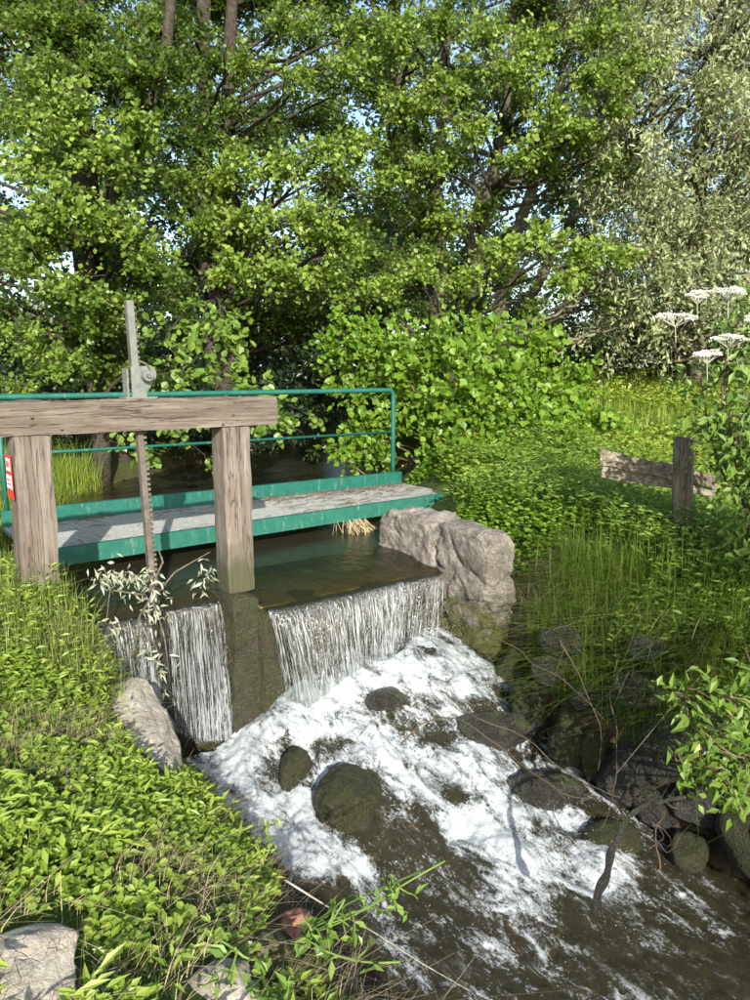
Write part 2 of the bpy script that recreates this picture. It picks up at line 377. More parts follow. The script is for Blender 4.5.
def add_leaves(mb, c, ax, nm, L, W, shape='round', a=None):
    c = np.asarray(c); n = len(c)
    if n == 0: return
    T, q, t = SH[shape]; k = len(T)
    ax = nrm(ax); sd = nrm(np.cross(nm, ax)); nz = np.cross(ax, sd)
    L = np.broadcast_to(np.asarray(L, float), (n,)); W = np.broadcast_to(np.asarray(W, float), (n,))
    V = c[:, None]+T[None, :, 0:1]*(L[:, None]*ax)[:, None]+T[None, :, 1:2]*(W[:, None]*sd)[:, None]+T[None, :, 2:3]*(L[:, None]*nz)[:, None]
    off = (np.arange(n)*k)[:, None, None]
    a = rng.random(n) if a is None else a
    mb.add(V.reshape(-1, 3), (np.array(q)[None]+off).reshape(-1, 4) if q is not None else None,
           (np.array(t)[None]+off).reshape(-1, 3) if t is not None else None, a=np.repeat(np.clip(a, 0, 1), k))
def rdir(n): return nrm(rng.normal(size=(n, 3)))
def curve(a, b, bend=.1, n=6, droop=0):
    a, b = np.asarray(a, float), np.asarray(b, float); t = np.linspace(0, 1, n)[:, None]; L = np.linalg.norm(b-a)
    off = rng.normal(size=3)*bend*L; w2 = rng.normal(size=3)*bend*.4*L
    return a+(b-a)*t+off*np.sin(t*math.pi)+w2*np.sin(t*2*math.pi)+np.array([0, 0, -droop*L])*t**2
def clump(lm, tm, c, R, n, L, shape='round', flat=.6, base=None, asp=1.0, up=.6, tint=.5, droop=.15, spread=.28):
    """a spray of leafy twigs round c"""
    c = np.asarray(c, float); base = c+np.array([0, .3*R, -.5*R]) if base is None else np.asarray(base, float)
    bd = nrm(base-c); k = max(4, int(n/14)); st = c+bd*R*.55
    e = rdir(k)*np.array([1, 1, flat]); e = e*R*rng.uniform(.45, 1.05, (k, 1)); en = c+e; s0 = st+(en-st)*rng.uniform(0, .35, (k, 1))
    m = int(n/k)+1; t = rng.uniform(.15, 1.0, (k, m))
    pos = s0[:, None]+(en-s0)[:, None]*t[..., None]+np.array([0, 0, -droop*R])*(t[..., None]**2)
    pos = pos.reshape(-1, 3)+rng.normal(size=(k*m, 3))*L*.5
    td = np.repeat(nrm(en-s0), m, 0)
    ax = td*.6+rdir(k*m)*.8+np.array([0, 0, -.25]); nm = np.array([0, 0, up])+TOSUN*.45+rdir(k*m)*.75
    l = L*rng.uniform(.45, 1.25, k*m)
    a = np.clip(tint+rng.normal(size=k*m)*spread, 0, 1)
    add_leaves(lm, pos, ax, nrm(nm), l, l*asp, shape, a)
    if tm is not None:
        for i in range(0, k, 2):
            p = np.array([s0[i], (s0[i]+en[i])/2+[0, 0, -droop*R*.25], en[i]+[0, 0, -droop*R]]); tm.tube(p, [.006, .004, .002], 3, a=rng.random(), cap=False)
# ------------------------------------------------------------------ water surfaces
# lower pool height from control points
_cp = [(232, 742, -1.38), (268, 712, -1.2), (300, 700, -1.09), (360, 676, -1.0), (430, 645, -.90), (330, 740, -1.25), (480, 700, -1.13), (350, 850, -1.5), (500, 800, -1.42), (570, 780, -1.46), (560, 740, -1.38),
       (640, 870, -1.57), (500, 950, -1.62), (750, 1000, -1.62), (340, 1000, -1.62), (230, 800, -1.46), (280, 870, -1.56), (420, 740, -1.28), (430, 880, -1.6), (700, 860, -1.6)]
_c3 = np.array([PZ(*c) for c in _cp]); _cz = np.array([c[2] for c in _cp])
_D = np.linalg.norm(_c3[:, None, :2]-_c3[None, :, :2], axis=-1); _W = np.linalg.solve(_D+.0*np.eye(len(_cp)), _cz-_cz.mean())
def zpool(x, y):
    p = np.stack([x, y], -1); d = np.linalg.norm(p[..., None, :]-_c3[:, :2], axis=-1)
    return np.clip(d@_W+_cz.mean(), -1.63, -.9)
def inpoly(px, py, poly):
    poly = np.array(poly, float); r = np.zeros(px.shape, bool); j = len(poly)-1
    for i in range(len(poly)):
        xi, yi = poly[i]; xj, yj = poly[j]
        c = ((yi > py) != (yj > py)) & (px < (xj-xi)*(py-yi)/(yj-yi+1e-12)+xi); r ^= c; j = i
    return r
FO = [[(150, 700), (200, 690), (262, 690), (350, 668), (400, 655), (450, 612), (470, 645), (500, 690), (548, 742), (585, 775), (560, 785), (590, 820), (620, 855), (648, 878), (640, 895), (600, 892), (545, 888), (500, 862), (455, 845), (400, 800), (372, 775), (330, 770), (318, 800), (330, 835), (372, 852), (366, 872), (322, 884), (262, 862), (222, 812)]]
FS = [[(335, 845), (375, 850), (385, 900), (420, 950), (440, 1000), (400, 1000), (378, 930), (350, 890)], [(470, 860), (540, 890), (570, 940), (540, 980), (520, 940), (480, 900)],
      [(585, 775), (640, 808), (690, 850), (650, 845), (600, 800)], [(650, 885), (690, 895), (715, 915), (670, 905)]]
def foam_amt(X, Y, Z):
    p = np.stack([X, Y, Z], -1); px, py, _ = proj(p)
    wx = 22*fbm(np.stack([px/35, py/35, px*0], -1), 4, 21); wy = 18*fbm(np.stack([px/35, py/35, px*0], -1), 4, 31)
    out = np.zeros(px.shape)
    offs = [(a*q, b*q) for q in (0, 9, 18) for a, b in ((1, 0), (-1, 0), (0, 1), (0, -1), (.7, .7), (-.7, .7), (.7, -.7), (-.7, -.7))]
    for i, (dx, dy) in enumerate(offs):
        for poly in FO: out += inpoly(px+wx+dx, py+wy+dy, poly)
        for poly in FS: out += .55*inpoly(px+wx*.6+dx, py+wy*.6+dy, poly)
    out = out/len(offs)
    # dark eddies where the water runs over stones
    for (ex, ey, rx, ry) in [(400, 712, 34, 22), (430, 735, 24, 14), (475, 700, 26, 10), (330, 745, 26, 10), (495, 722, 44, 22), (545, 785, 36, 20), (385, 700, 28, 13), (520, 752, 26, 16), (560, 835, 30, 12), (465, 800, 24, 9), (295, 760, 34, 26), (428, 655, 14, 6), (448, 742, 22, 10)]:
        out = out*(1-.75*np.exp(-(((px-ex+wx*.6)/rx)**2+((py-ey+wy*.5)/ry)**2)))
    lace = np.clip(.5*fbm(np.stack([X*3.2+.6*Y, Y*1.1, X*0], -1), 4, 77, .7)+.14, 0, .28)*sstep(-.1, .3, Y-1.2); out = np.maximum(out, lace)
    return np.clip(out, 0, 1)
def water_mat(name, tint, foam=True, ripple=18, rs=.25, murk=.6):
    n = NT(name); v = n.coord((1, .55, 1)); a = n.noise(v, ripple, 5, .6, .4); f = n.attr('rnd')
    a2 = n.noise(n.coord((1, .35, 1), (0, 0, .35)), 7, 7, .72, .8); a3 = n.noise(n.coord(), 90, 3, .7)
    nb = n.bump(n.math('ADD', a, n.math('MULTIPLY', a3, .15)), rs, .03)
    gl = n.n('ShaderNodeBsdfGlossy'); gl.inputs['Roughness'].default_value = .04; n.l(nb, gl.inputs['Normal'])
    tr = n.n('ShaderNodeBsdfTransparent'); tr.inputs[0].default_value = (*tint, 1)
    df = n.n('ShaderNodeBsdfDiffuse'); df.inputs[0].default_value = (.052, .048, .026, 1)
    body = n.n('ShaderNodeMixShader'); body.inputs[0].default_value = murk; n.l(tr.outputs[0], body.inputs[1]); n.l(df.outputs[0], body.inputs[2])
    fr = n.n('ShaderNodeFresnel'); fr.inputs['IOR'].default_value = 1.34; n.l(nb, fr.inputs['Normal'])
    w_ = n.n('ShaderNodeMixShader'); n.l(fr.outputs[0], w_.inputs[0]); n.l(body.outputs[0], w_.inputs[1]); n.l(gl.outputs[0], w_.inputs[2])
    if not foam: return n.done(w_.outputs[0])
    wh = n.bsdf(n.ramp(a2, [(.30, (.20, .23, .24)), (.48, (.38, .41, .42)), (.66, (.52, .545, .55))]), .55, n.bump(n.math('ADD', a2, n.math('MULTIPLY', a3, .3)), .7, .03), 0, .4)
    fac = n.math('ADD', n.math('MULTIPLY', f, 1.14), n.math('MULTIPLY', n.math('SUBTRACT', a2, .5), 4.2))
    a4 = n.noise(n.coord((1, .5, 1), (0, 0, .3)), 30, 5, .75, 1.2)
    fac = n.math('ADD', fac, n.math('MULTIPLY', n.math('SUBTRACT', a3, .5), 1.3)); fac = n.math('ADD', fac, n.math('MULTIPLY', n.math('SUBTRACT', a4, .5), 2.6))
    fac = n.ramp(fac, [(.30, 0.0), (.65, .45), (1.05 if False else 1.0, .97)])
    fac = n.math('MULTIPLY', fac, n.ramp(f, [(.02, 0.0), (.25, 1.0)]))
    m = n.n('ShaderNodeMixShader'); n.l(fac, m.inputs[0]); n.l(w_.outputs[0], m.inputs[1]); n.l(wh, m.inputs[2])
    return n.done(m.outputs[0])
M_pool = water_mat('stream_water', (.72, .62, .44), True, 20, .9, .46)
M_up = water_mat('still_water', (.5, .45, .3), False, 7, .30, .45)
M_crest = water_mat('crest_water', (.80, .72, .46), False, 16, .5, .22)
wxs = np.arange(1.2, 4.9, .016); wys = np.arange(.2, 4.62, .016)
_X, _Y = np.meshgrid(wxs, wys); _Z = zpool(_X, _Y); _F = foam_amt(_X, _Y, _Z)
_p = np.stack([_X*1.0, _Y*.6, _X*0], -1)
_Zd = _Z+_F*(.105*fbm(_p*5, 6, 41, .55)+.018*fbm(_p*28, 2, 43))+(1-_F)*(.022*fbm(_p*5, 4, 44)+.008*fbm(_p*18, 2, 45))
_m = (_X > xL(_Y)-.25) & (_X < xR(_Y)+.25)
V = np.stack([_X, _Y, _Zd], -1).reshape(-1, 3); nx, ny = len(wxs), len(wys)
i = np.arange(ny-1)[:, None]*nx+np.arange(nx-1)[None]; q = np.stack([i, i+1, i+nx+1, i+nx], -1)[_m[:-1, :-1]]
mb = MB(); mb.add(V, q, a=_F.ravel())
o = single('water', mb, M_pool, (0, 0, 0), kind='structure', smooth=True); o['label'] = 'foaming stream water rushing away below the weir'
# calm stream running on downstream, out of the frame
o = single('water', grid(np.arange(.2, 5.2, .2), np.arange(-40, .25, .25), lambda X, Y: X*0-1.63), M_up, (0, 0, 0), kind='structure', smooth=True); o['label'] = 'murky stream running on downstream of the pool'
# upstream
def zup(X, Y):
    cr = -.36-.10*sstep(5.35, 4.5, Y)
    return cr+.003*fbm(np.stack([X*6, Y*4, X*0], -1), 3, 51)*1.0
CR = -.45; CY = 4.52
ux = np.arange(2.4, 4.45, .03); uy = np.arange(CY, 5.3, .03)
o = single('water', grid(ux, uy, lambda X, Y: np.interp(Y, [CY, 4.62, 4.85, 5.1, 5.3], [CR, -.425, -.385, -.365, -.36])+.006*fbm(np.stack([X*9, Y*3, X*0], -1), 3, 51)*sstep(5.3, 4.7, Y)), M_crest, (0, 0, 0), kind='structure', smooth=True); o['label'] = 'smooth water sliding over the broad weir crest'
ux = axis(-3, 45, 1.0, 8.0, .08, 1.1); uy = axis(5.3, 40, 5.3, 13, .08, 1.1); uy = uy[uy >= 5.3-1e-6]
o = single('water', grid(ux, uy, lambda X, Y: X*0-.36+.002*fbm(np.stack([X*5, Y*5, X*0], -1), 2, 52), mask=lambda X, Y: (X > xL(Y)-1.2) & (X < xR(Y)+1.2)), M_up, (0, 0, 0), kind='structure', smooth=True); o['label'] = 'dark still water held above the weir under the bridge'
o = single('water', grid(np.arange(1.1, 2.24, .03), np.arange(4.80, 5.33, .03), lambda X, Y: np.interp(Y, [4.8, 4.95, 5.3], [-.41, -.375, -.3605])+.003*fbm(np.stack([X*9, Y*3, X*0], -1), 2, 53)), M_up, (0, 0, 0), kind='structure', smooth=True); o['label'] = 'dark water entering the narrow left sluice bay'
# weir body, pier
def roughbox(lo, hi, seed, n=14, amp=.02, sub=.04):
    lo = np.array(lo, float); hi = np.array(hi, float); mb = MB()
    for ax in range(3):
        for sgn in (0, 1):
            u, v = [k for k in range(3) if k != ax]
            nu = max(3, int((hi-lo)[u]/sub)); nv = max(3, int((hi-lo)[v]/sub))
            A, B = np.meshgrid(np.linspace(0, 1, nu), np.linspace(0, 1, nv)); Pp = np.zeros(A.shape+(3,))
            Pp[..., u] = lo[u]+A*(hi-lo)[u]; Pp[..., v] = lo[v]+B*(hi-lo)[v]; Pp[..., ax] = (hi if sgn else lo)[ax]
            i = np.arange(nv-1)[:, None]*nu+np.arange(nu-1)[None]; q = np.stack([i, i+1, i+nu+1, i+nu], -1).reshape(-1, 4)
            mb.add(Pp.reshape(-1, 3), q)
    for k in range(len(mb.v)):
        p = mb.v[k]; c = (lo+hi)/2; q = (p-c)/((hi-lo)/2); rr = np.linalg.norm(np.abs(q)**6, axis=1)
        ins = 1-.5*amp*np.clip((np.sum(np.abs(q) > .97, axis=1)-1), 0, 2)[:, None]
        mb.v[k] = c+(p-c)*ins+amp*np.stack([fbm(p*5+9, 4, seed), fbm(p*5+19, 4, seed+1), fbm(p*5+29, 4, seed+2)], -1)
    return mb
wr = thing('weir', (3.3, 4.9, -1.7), 'dark mossy weir wall that the main waterfall pours over', 'weir')
part('wall', roughbox((2.38, 4.56, -1.75), (4.3, 4.98, -.475), 60, amp=.03), M_conc, wr, True)
part('apron', roughbox((2.38, 4.9, -1.2), (4.3, 5.42, -.47), 61, amp=.02), stone_mat('algae_apron', ((.13, .11, .04), (.26, .225, .10), (.34, .29, .15)), 5, bump=.4), wr, True)
part('sill', roughbox((2.42, 4.66, -.52), (4.25, 4.97, -.470), 64, amp=.006), bpy.data.materials['algae_apron'], wr, True)
pr = thing('concrete_pier', (2.3, 4.9, -1.7), 'tall mossy concrete pier under the right timber post, between the two falls', 'pier')
part('wall', roughbox((2.175, 4.60, -1.75), (2.39, 5.3, -.35), 62, amp=.03), M_conc, pr, True)
ws = thing('sluice_bay_wall', (1.75, 4.95, -1.7), 'low dark wall behind the narrow left waterfall', 'wall')
part('wall', roughbox((1.2, 4.84, -1.75), (2.2, 5.1, -.43), 63, amp=.025), M_conc, ws, True)
part('guide_post', MB().box((1.655, 4.70, -1.4), (1.75, 4.83, -.36)), M_wetr, ws, bevel=.01)
# ------------------------------------------------------------------ the falls
def fall_mat():
    n = NT('falling_water'); v = n.coord((1, .3, .045)); a = n.noise(v, 75, 4, .62, .15); b = n.noise(n.coord((1, .3, .22)), 95, 4, .75, .2)
    gl = n.n('ShaderNodeBsdfGlossy'); gl.inputs['Roughness'].default_value = .12
    nb = n.bump(a, .9, .03); n.l(nb, gl.inputs['Normal'])
    tr = n.n('ShaderNodeBsdfTransparent'); tr.inputs[0].default_value = (.75, .78, .74, 1)
    m1 = n.n('ShaderNodeMixShader'); m1.inputs[0].default_value = .13; n.l(tr.outputs[0], m1.inputs[1]); n.l(gl.outputs[0], m1.inputs[2])
    wh = n.bsdf((.50, .53, .54), .25, nb, 0, .6)
    s = n.math('ADD', n.math('MULTIPLY', n.math('SUBTRACT', a, .5), 3.4), n.math('MULTIPLY', n.math('SUBTRACT', b, .5), 2.6))
    f = n.math('ADD', s, n.math('MULTIPLY', n.attr('rnd'), .9))
    c_ = n.noise(n.coord((1, .3, .12)), 9, 3, .6); f = n.math('ADD', f, n.math('MULTIPLY', n.math('SUBTRACT', c_, .5), 1.6))
    f = n.ramp(f, [(.42, .0), (.68, .28), (1.25 if False else 1.0, .62)])
    m2 = n.n('ShaderNodeMixShader'); n.l(f, m2.inputs[0]); n.l(m1.outputs[0], m2.inputs[1]); n.l(wh, m2.inputs[2])
    return n.done(m2.outputs[0])
M_fall = fall_mat()
def mk_strand():
    n = NT('white_water'); b = n.bsdf((.52, .55, .56), .25, None, 0, .6); t = n.n('ShaderNodeBsdfTranslucent'); t.inputs[0].default_value = (.55, .6, .62, 1)
    m = n.n('ShaderNodeMixShader'); m.inputs[0].default_value = .3; n.l(b, m.inputs[1]); n.l(t.outputs[0], m.inputs[2]); tr = n.n('ShaderNodeBsdfTransparent'); m2 = n.n('ShaderNodeMixShader'); m2.inputs[0].default_value = .55; n.l(tr.outputs[0], m2.inputs[1]); n.l(m.outputs[0], m2.inputs[2]); return n.done(m2.outputs[0])
M_strand = mk_strand()
OV, OF = ICO[1]
def drops(mb, c, r):
    V, F = np.array([(1, 0, 0), (-1, 0, 0), (0, 1, 0), (0, -1, 0), (0, 0, 1), (0, 0, -1.3)], float), np.array([[0, 2, 4], [2, 1, 4], [1, 3, 4], [3, 0, 4], [2, 0, 5], [1, 2, 5], [3, 1, 5], [0, 3, 5]])
    n = len(c); X = c[:, None]+V[None]*np.broadcast_to(r, (n,))[:, None, None]
    mb.add(X.reshape(-1, 3), None, (F[None]+(np.arange(n)*6)[:, None, None]).reshape(-1, 3))
def fall(x0, x1, yc, zc, zb, v, name, label, nst, seed, taper=0):
    """water leaving a crest and falling along a parabola; white strands on a thin sheet"""
    r = np.random.default_rng(seed); xs = np.arange(x0, x1+.001, .008); ts = np.linspace(0, 1, 60)
    def pos(x, z):                   # x across, z below crest
        d = np.maximum(zc-z, 0); k = .75+.35*vnoise(np.stack([x*3.1, x*0, x*0+seed], -1), 4)
        edge = .5*sstep(x0, x0+.1, x)+.5
        return yc-v*k*edge*np.sqrt(2*d/9.8)
    X, T = np.meshgrid(xs, ts); ZB = zb(X); Z = zc-(zc-ZB)*T**1.3
    XT = lambda x, t: x+t*(.10*(1-(x-x0)/(x1-x0))**2-.23*(x-x0)/(x1-x0))*(taper)
    Xw = XT(X, T)+(.018*fbm(np.stack([X*9, T*1.5, X*0], -1), 3, seed))*T
    Y = pos(X, Z)-.014*fbm(np.stack([X*22, T*1.2, X*0], -1), 3, seed+3)*sstep(0, .2, T)
    mb = MB(); Vv = np.stack([Xw, Y, Z], -1).reshape(-1, 3); nx, ny = len(xs), len(ts)
    i = np.arange(ny-1)[:, None]*nx+np.arange(nx-1)[None]; q = np.stack([i, i+nx, i+nx+1, i+1], -1).reshape(-1, 4)
    gap = .95*fbm(np.stack([X*4.5, T*.7, X*0], -1), 3, seed+5)
    mb.add(Vv, q, a=(-.12+.62*T**2+gap-.25*sstep(.15, 0, T)).ravel())
    t = thing(name, ((x0+x1)/2, yc, float(zb(np.array([(x0+x1)/2]))[0])), label, 'waterfall'); t['kind'] = 'stuff'
    part('sheet', mb, M_fall, t, True, kind='stuff')
    sm = MB()
    dens = lambda x: vnoise(np.stack([x*5.5, x*0+2, x*0], -1), seed+8)*.5+.55
    xx = r.uniform(x0, x1, nst*3); xx = xx[r.random(nst*3) < dens(xx)**2*1.1][:int(nst*1.5)]
    for x in xx:
        nseg = 1
        t0 = r.uniform(-.05, .85) if r.random() < .88 else 0.; L = r.uniform(.10, .55); t1 = min(1, t0+L); t0 = max(r.uniform(.02, .2), t0)
        if t1-t0 < .04: continue
        tt = np.linspace(t0, t1, 7); zb_ = zb(np.array([x]))[0]; z = zc-(zc-zb_)*tt**1.3
        wx = XT(x, tt)+.03*(r.random()-.5)*tt+.01*fbm(np.stack([tt*4, tt*0+x*30, tt*0], -1), 2, seed)
        y = pos(np.full(7, x), z)-.012-r.uniform(0, .03)*tt
        wd = r.uniform(.0005, .0022)*(1+.8*np.sin(tt*r.uniform(20, 70)+x*50))*np.array([.3, .8, 1, 1, 1, .8, .25])
        c = np.stack([wx, y, z], -1); s = np.array([1., 0, 0]); a = c-s*wd[:, None]; b = c+s*wd[:, None]; m = c-np.array([0, 1, 0])*wd[:, None]*.8
        Vv = np.stack([a, m, b], 1).reshape(-1, 3); i = np.arange(6)[:, None]*3
        q = np.concatenate([np.stack([i, i+3, i+4, i+1], -1), np.stack([i+1, i+4, i+5, i+2], -1)], 1).reshape(-1, 4); sm.add(Vv, q)
    n = int(nst*15.0); x = r.uniform(x0, x1, n); T = r.random(n)**.7; z = zc-(zc-zb(x))*T; c = np.stack([XT(x, T), pos(x, z)-.02-r.random(n)*.05, z], -1)
    drops(sm, c, r.uniform(.0008, .0032, n))
    part('strands', sm, M_strand, t, True, kind='stuff')
    return t
def zbm(x): return zpool(x, x*0+4.28)-.03
def zbl(x): return np.interp(x, [1.3, 1.6, 1.9, 2.2], [-.95, -1.1, -1.35, -1.42])
fall(2.40, 4.03, CY+.005, CR+.004, zbm, .62, 'waterfall', 'wide white waterfall pouring over the main weir crest right of the pier', 330, 71, 1)
fall(1.75, 2.17, 4.80, -.407, zbl, .5, 'waterfall', 'narrow white waterfall between the rack bar and the mossy pier', 150, 72)
fall(1.3, 1.655, 4.80, -.407, zbl, .5, 'waterfall', 'small broken waterfall left of the rack bar beside the grassy bank', 80, 73)
# spray and froth standing on the foam
sp = MB(); N = 26000
x = rng.uniform(1.5, 4.2, N); y = rng.uniform(1.9, 4.45, N); z = zpool(x, y); f = foam_amt(x, y, z)
k = rng.random(N) < f*f*.8; x, y, z = x[k], y[k], z[k]
h = rng.exponential(.022, len(x)); near = np.exp(-((y-4.3)/.3)**2); h = h*(1+2.2*near)
drops(sp, np.stack([x, y, z+.015+h], -1), rng.uniform(.0008, .0036, len(x)))
single('spray', sp, M_strand, (3, 4, -1.3), 'fine white spray and drops thrown up over the foaming water', 'spray', kind='stuff')

# ------------------------------------------------------------------ stones
bs = 'boulders in the foaming stream'
rock(351, 808, -1.46, (.24, .23, .27), M_mossr, 'biggest round mossy boulder standing in the foam below the falls', seed=3, cuts=5, rough=.13, lev=5, group=bs)
rock(296, 775, -1.37, (.125, .12, .19), M_mossr, 'small mossy boulder in the foam left of the biggest one', seed=5, rotz=.6, cuts=5, group=bs)
rock(608, 845, -1.60, (.20, .17, .15), M_mossr, 'mossy boulder at the end of the foam behind the crooked stick', seed=8, cuts=5, group=bs)
rock(387, 700, -1.09, (.16, .12, .085), M_wetr, 'flat dark wet rock breaking the foam under the main falls', seed=9, cuts=5, group=bs)
rock(430, 655, -.95, (.075, .06, .06), M_wetr, 'small black rock poking out at the foot of the falls near the abutment', seed=10, group=bs)
rock(500, 730, -1.24, (.33, .19, .13), M_wetr, 'long low black rock washed by foam near the right bank', seed=12, rotz=-.7, cuts=5, group=bs)
rock(545, 787, -1.42, (.27, .18, .13), M_wetr, 'low black rock with foam along it, downstream of the long one', seed=13, rotz=-.6, group=bs)
rock(598, 928, -1.74, (.26, .2, .12), M_wetr, 'sunken dark rock under the foot of the crooked stick', seed=14, group=bs)
rock(735, 846, -1.55, (.19, .17, .2), M_mossr, 'mossy boulder at the right edge of the pool under the bank', seed=15, group=bs)
rock(500, 925, -1.76, (.26, .2, .12), M_brick, 'reddish stone seen through the shallow pool water', seed=16, group=bs)
rock(410, 880, -1.73, (.25, .2, .14), M_wetr, 'sunken brown rock below the biggest mossy boulder', seed=17, group=bs)
rock(665, 935, -1.77, (.30, .22, .14), M_wetr, 'sunken dark rock out in the right half of the pool', seed=18, group=bs)
pb = MB(); pv, pf = ICO[1]
for k in range(900):
    x_, y_ = rng.uniform(1.5, 4.2), rng.uniform(.8, 4.4); q = rng.uniform(.02, .075)*np.array([1, rng.uniform(.7, 1), .55]); pb.add(pv*q*(1+.15*rng.random((len(pv), 1)))+[x_, y_, -1.76+q[2]*.4], None, pf, a=rng.random())
n_ = NT('bed_pebbles'); M_peb = n_.done(n_.bsdf(n_.ramp(n_.attr('rnd'), [(0, (.07, .06, .04)), (.5, (.17, .15, .10)), (.93, (.26, .23, .17)), (1, (.28, .15, .09))]), .8))
single('pebbles', pb, M_peb, (3, 2, -1.76), 'brown pebbles on the stream bed seen through the pool water', 'pebbles', kind='stuff', smooth=True)
# right bank rocks
gb = 'rocks lining the foot of the right bank'
RB = [(512, 668, -1.02, (.15, .14, .17), M_mossr, 'mossy rock tucked under the foot of the abutment'),
      (528, 705, -1.15, (.16, .13, .17), M_mossr, 'olive mossy rock at the water edge below the abutment'),
      (566, 737, -1.2, (.10, .10, .17), M_mossr, 'upright rounded rock, first of the pair at the bank foot'),
      (594, 752, -1.28, (.085, .09, .16), M_mossr, 'upright slim rock, second of the pair at the bank foot'),
      (548, 668, -.85, (.15, .12, .12), M_wetr, 'black rock in the hollow beneath the hanging grass'),
      (628, 772, -1.32, (.15, .14, .17), M_wetr, 'dark block at the waterline behind the branch tangle'),
      (600, 702, -.98, (.2, .15, .13), M_wetr, 'broad black rock above the upright pair'),
      (642, 690, -.78, (.20, .13, .13), M_wetr, 'shiny wet grey rock high on the shaded bank'),
      (560, 640, -.62, (.16, .12, .13), M_wetr, 'grey rock under the straw beside the abutment'),
      (668, 745, -1.1, (.20, .15, .18), M_wetr, 'dark rock half covered by the bright sapling leaves'),
      (648, 648, -.5, (.13, .1, .09), M_wetr, 'rock just below the long shaded grass'),
      (700, 800, -1.3, (.16, .13, .15), M_wetr, 'low dark rock behind the moss patch at the pool'),
      (655, 805, -1.45, (.13, .12, .11), M_wetr, 'small black rock at the waterline under the crooked stick'),
      (735, 700, -.75, (.22, .18, .16), M_wetr, 'shaded rock at the right edge behind the sapling'),
      (752, 800, -1.25, (.2, .16, .16), M_wetr, 'dark rock low in the right corner of the bank behind the moss boulder'),
      (770, 835, -1.3, (.22, .2, .2), M_mossr, 'mossy rock at the right border above the pool'),
      (690, 845, -1.52, (.12, .1, .1), M_mossr, 'small mossy stone with yellow moss at the pool edge')]
for i, (px, py, z, s, m, lab) in enumerate(RB):
    c = PZ(px, py, z); hi_ = z > -1.1; c = c+(np.array([.07, .05, -.03]) if hi_ else np.array([-.04, -.02, .0])); s = tuple(q*(.95 if hi_ else 1.12) for q in s)
    single('rock', rockmesh(c, s, rng.uniform(-1, 1), 100+i, cuts=9, rough=.13, box=.8), m, c, lab, 'rock', gb, smooth=True)
# left bank rocks
rock(133, 735, None, (.24, .44, .07), M_pale, 'long pale slab lying down the left bank beside the falls', 'rock', 'rock', seed=31, rotz=-.2, cuts=10, box=.6, tilt=(.32, .25), lev=5)
rock(88, 612, None, (.12, .13, .08), M_pale, 'pale flat stone at the grassy lip by the left timber post', 'rock', 'rock', seed=32, cuts=7)
rock(25, 975, None, (.17, .15, .11), M_pale, 'jagged pale rock at the bottom left corner of the bank', 'rock', 'rock', seed=33, cuts=9)
rock(220, 994, None, (.13, .10, .06), M_pale, 'pale stone at the bottom edge of the bank below the brick red stone', 'rock', 'rock', seed=34, cuts=9)
rock(290, 930, None, (.10, .08, .08), M_brick, 'brick red stone at the foot of the left bank', 'rock', 'rock', seed=35, cuts=9)
rock(262, 962, None, (.13, .10, .09), M_abut, 'grey cracked stone under the brick red one', 'rock', 'rock', seed=36, cuts=9)
rock(300, 985, None, (.10, .09, .09), M_abut, 'grey stone at the waterline at the bottom of the picture', 'rock', 'rock', seed=37, cuts=9)
# abutment of stacked blocks at the right end of the bridge
ab = thing('stone_abutment', (4.45, 4.5, -1.4), 'big weathered stone abutment under the right end of the footbridge', 'abutment')
def blk(lo, hi, seed, amp=.05, dx=0, lean=0, rz=0):
    """roughly squared block: worn edges, uneven faces, pushed sideways by dx/lean"""
    mb = roughbox(lo, hi, seed, amp=amp, sub=.016); lo = np.array(lo, float); hi = np.array(hi, float); c = (lo+hi)/2
    for k in range(len(mb.v)):
        p = mb.v[k]; q = np.clip((p-lo)/(hi-lo), 0, 1)*2-1; rr = np.maximum(np.linalg.norm(q[:, [0, 2]], axis=1)-1.12, 0)+np.maximum(np.linalg.norm(q[:, [1, 2]], axis=1)-1.15, 0)+np.maximum(np.linalg.norm(q[:, [0, 1]], axis=1)-1.2, 0)
        p = c+(p-c)*(1-.42*rr)[:, None]
        ch = (1-np.abs(fbm(p*3.0+seed, 2, seed)))**14*.045+.016*fbm(p*14, 4, seed+4, .65)+.022*np.round(vnoise(p*np.array([2.2, 2.2, 4.]), seed+6)*1.6)/1.6; nn = nrm(p-c); p = p-nn*ch[:, None]
        p[:, 0] += lean*(p[:, 2]-hi[2])+dx*(p[:, 1]-lo[1])
        mb.v[k] = p
    part('stone_block', mb, M_abut, ab, True)
blk((4.04, 4.60, -.70), (4.46, 5.42, -.03), 201, .06, -.05, .06)
blk((4.06, 4.0, -.76), (4.38, 4.68, -.03), 202, .05, -.03, -.05)
blk((4.08, 4.02, -1.12), (4.42, 4.62, -.64), 203, .07, -.05, .0)
blk((4.12, 4.55, -1.2), (4.5, 5.2, -.60), 204, .06)
blk((3.92, 3.92, -1.7), (4.4, 4.6, -1.02), 205, .09, -.05, .1)
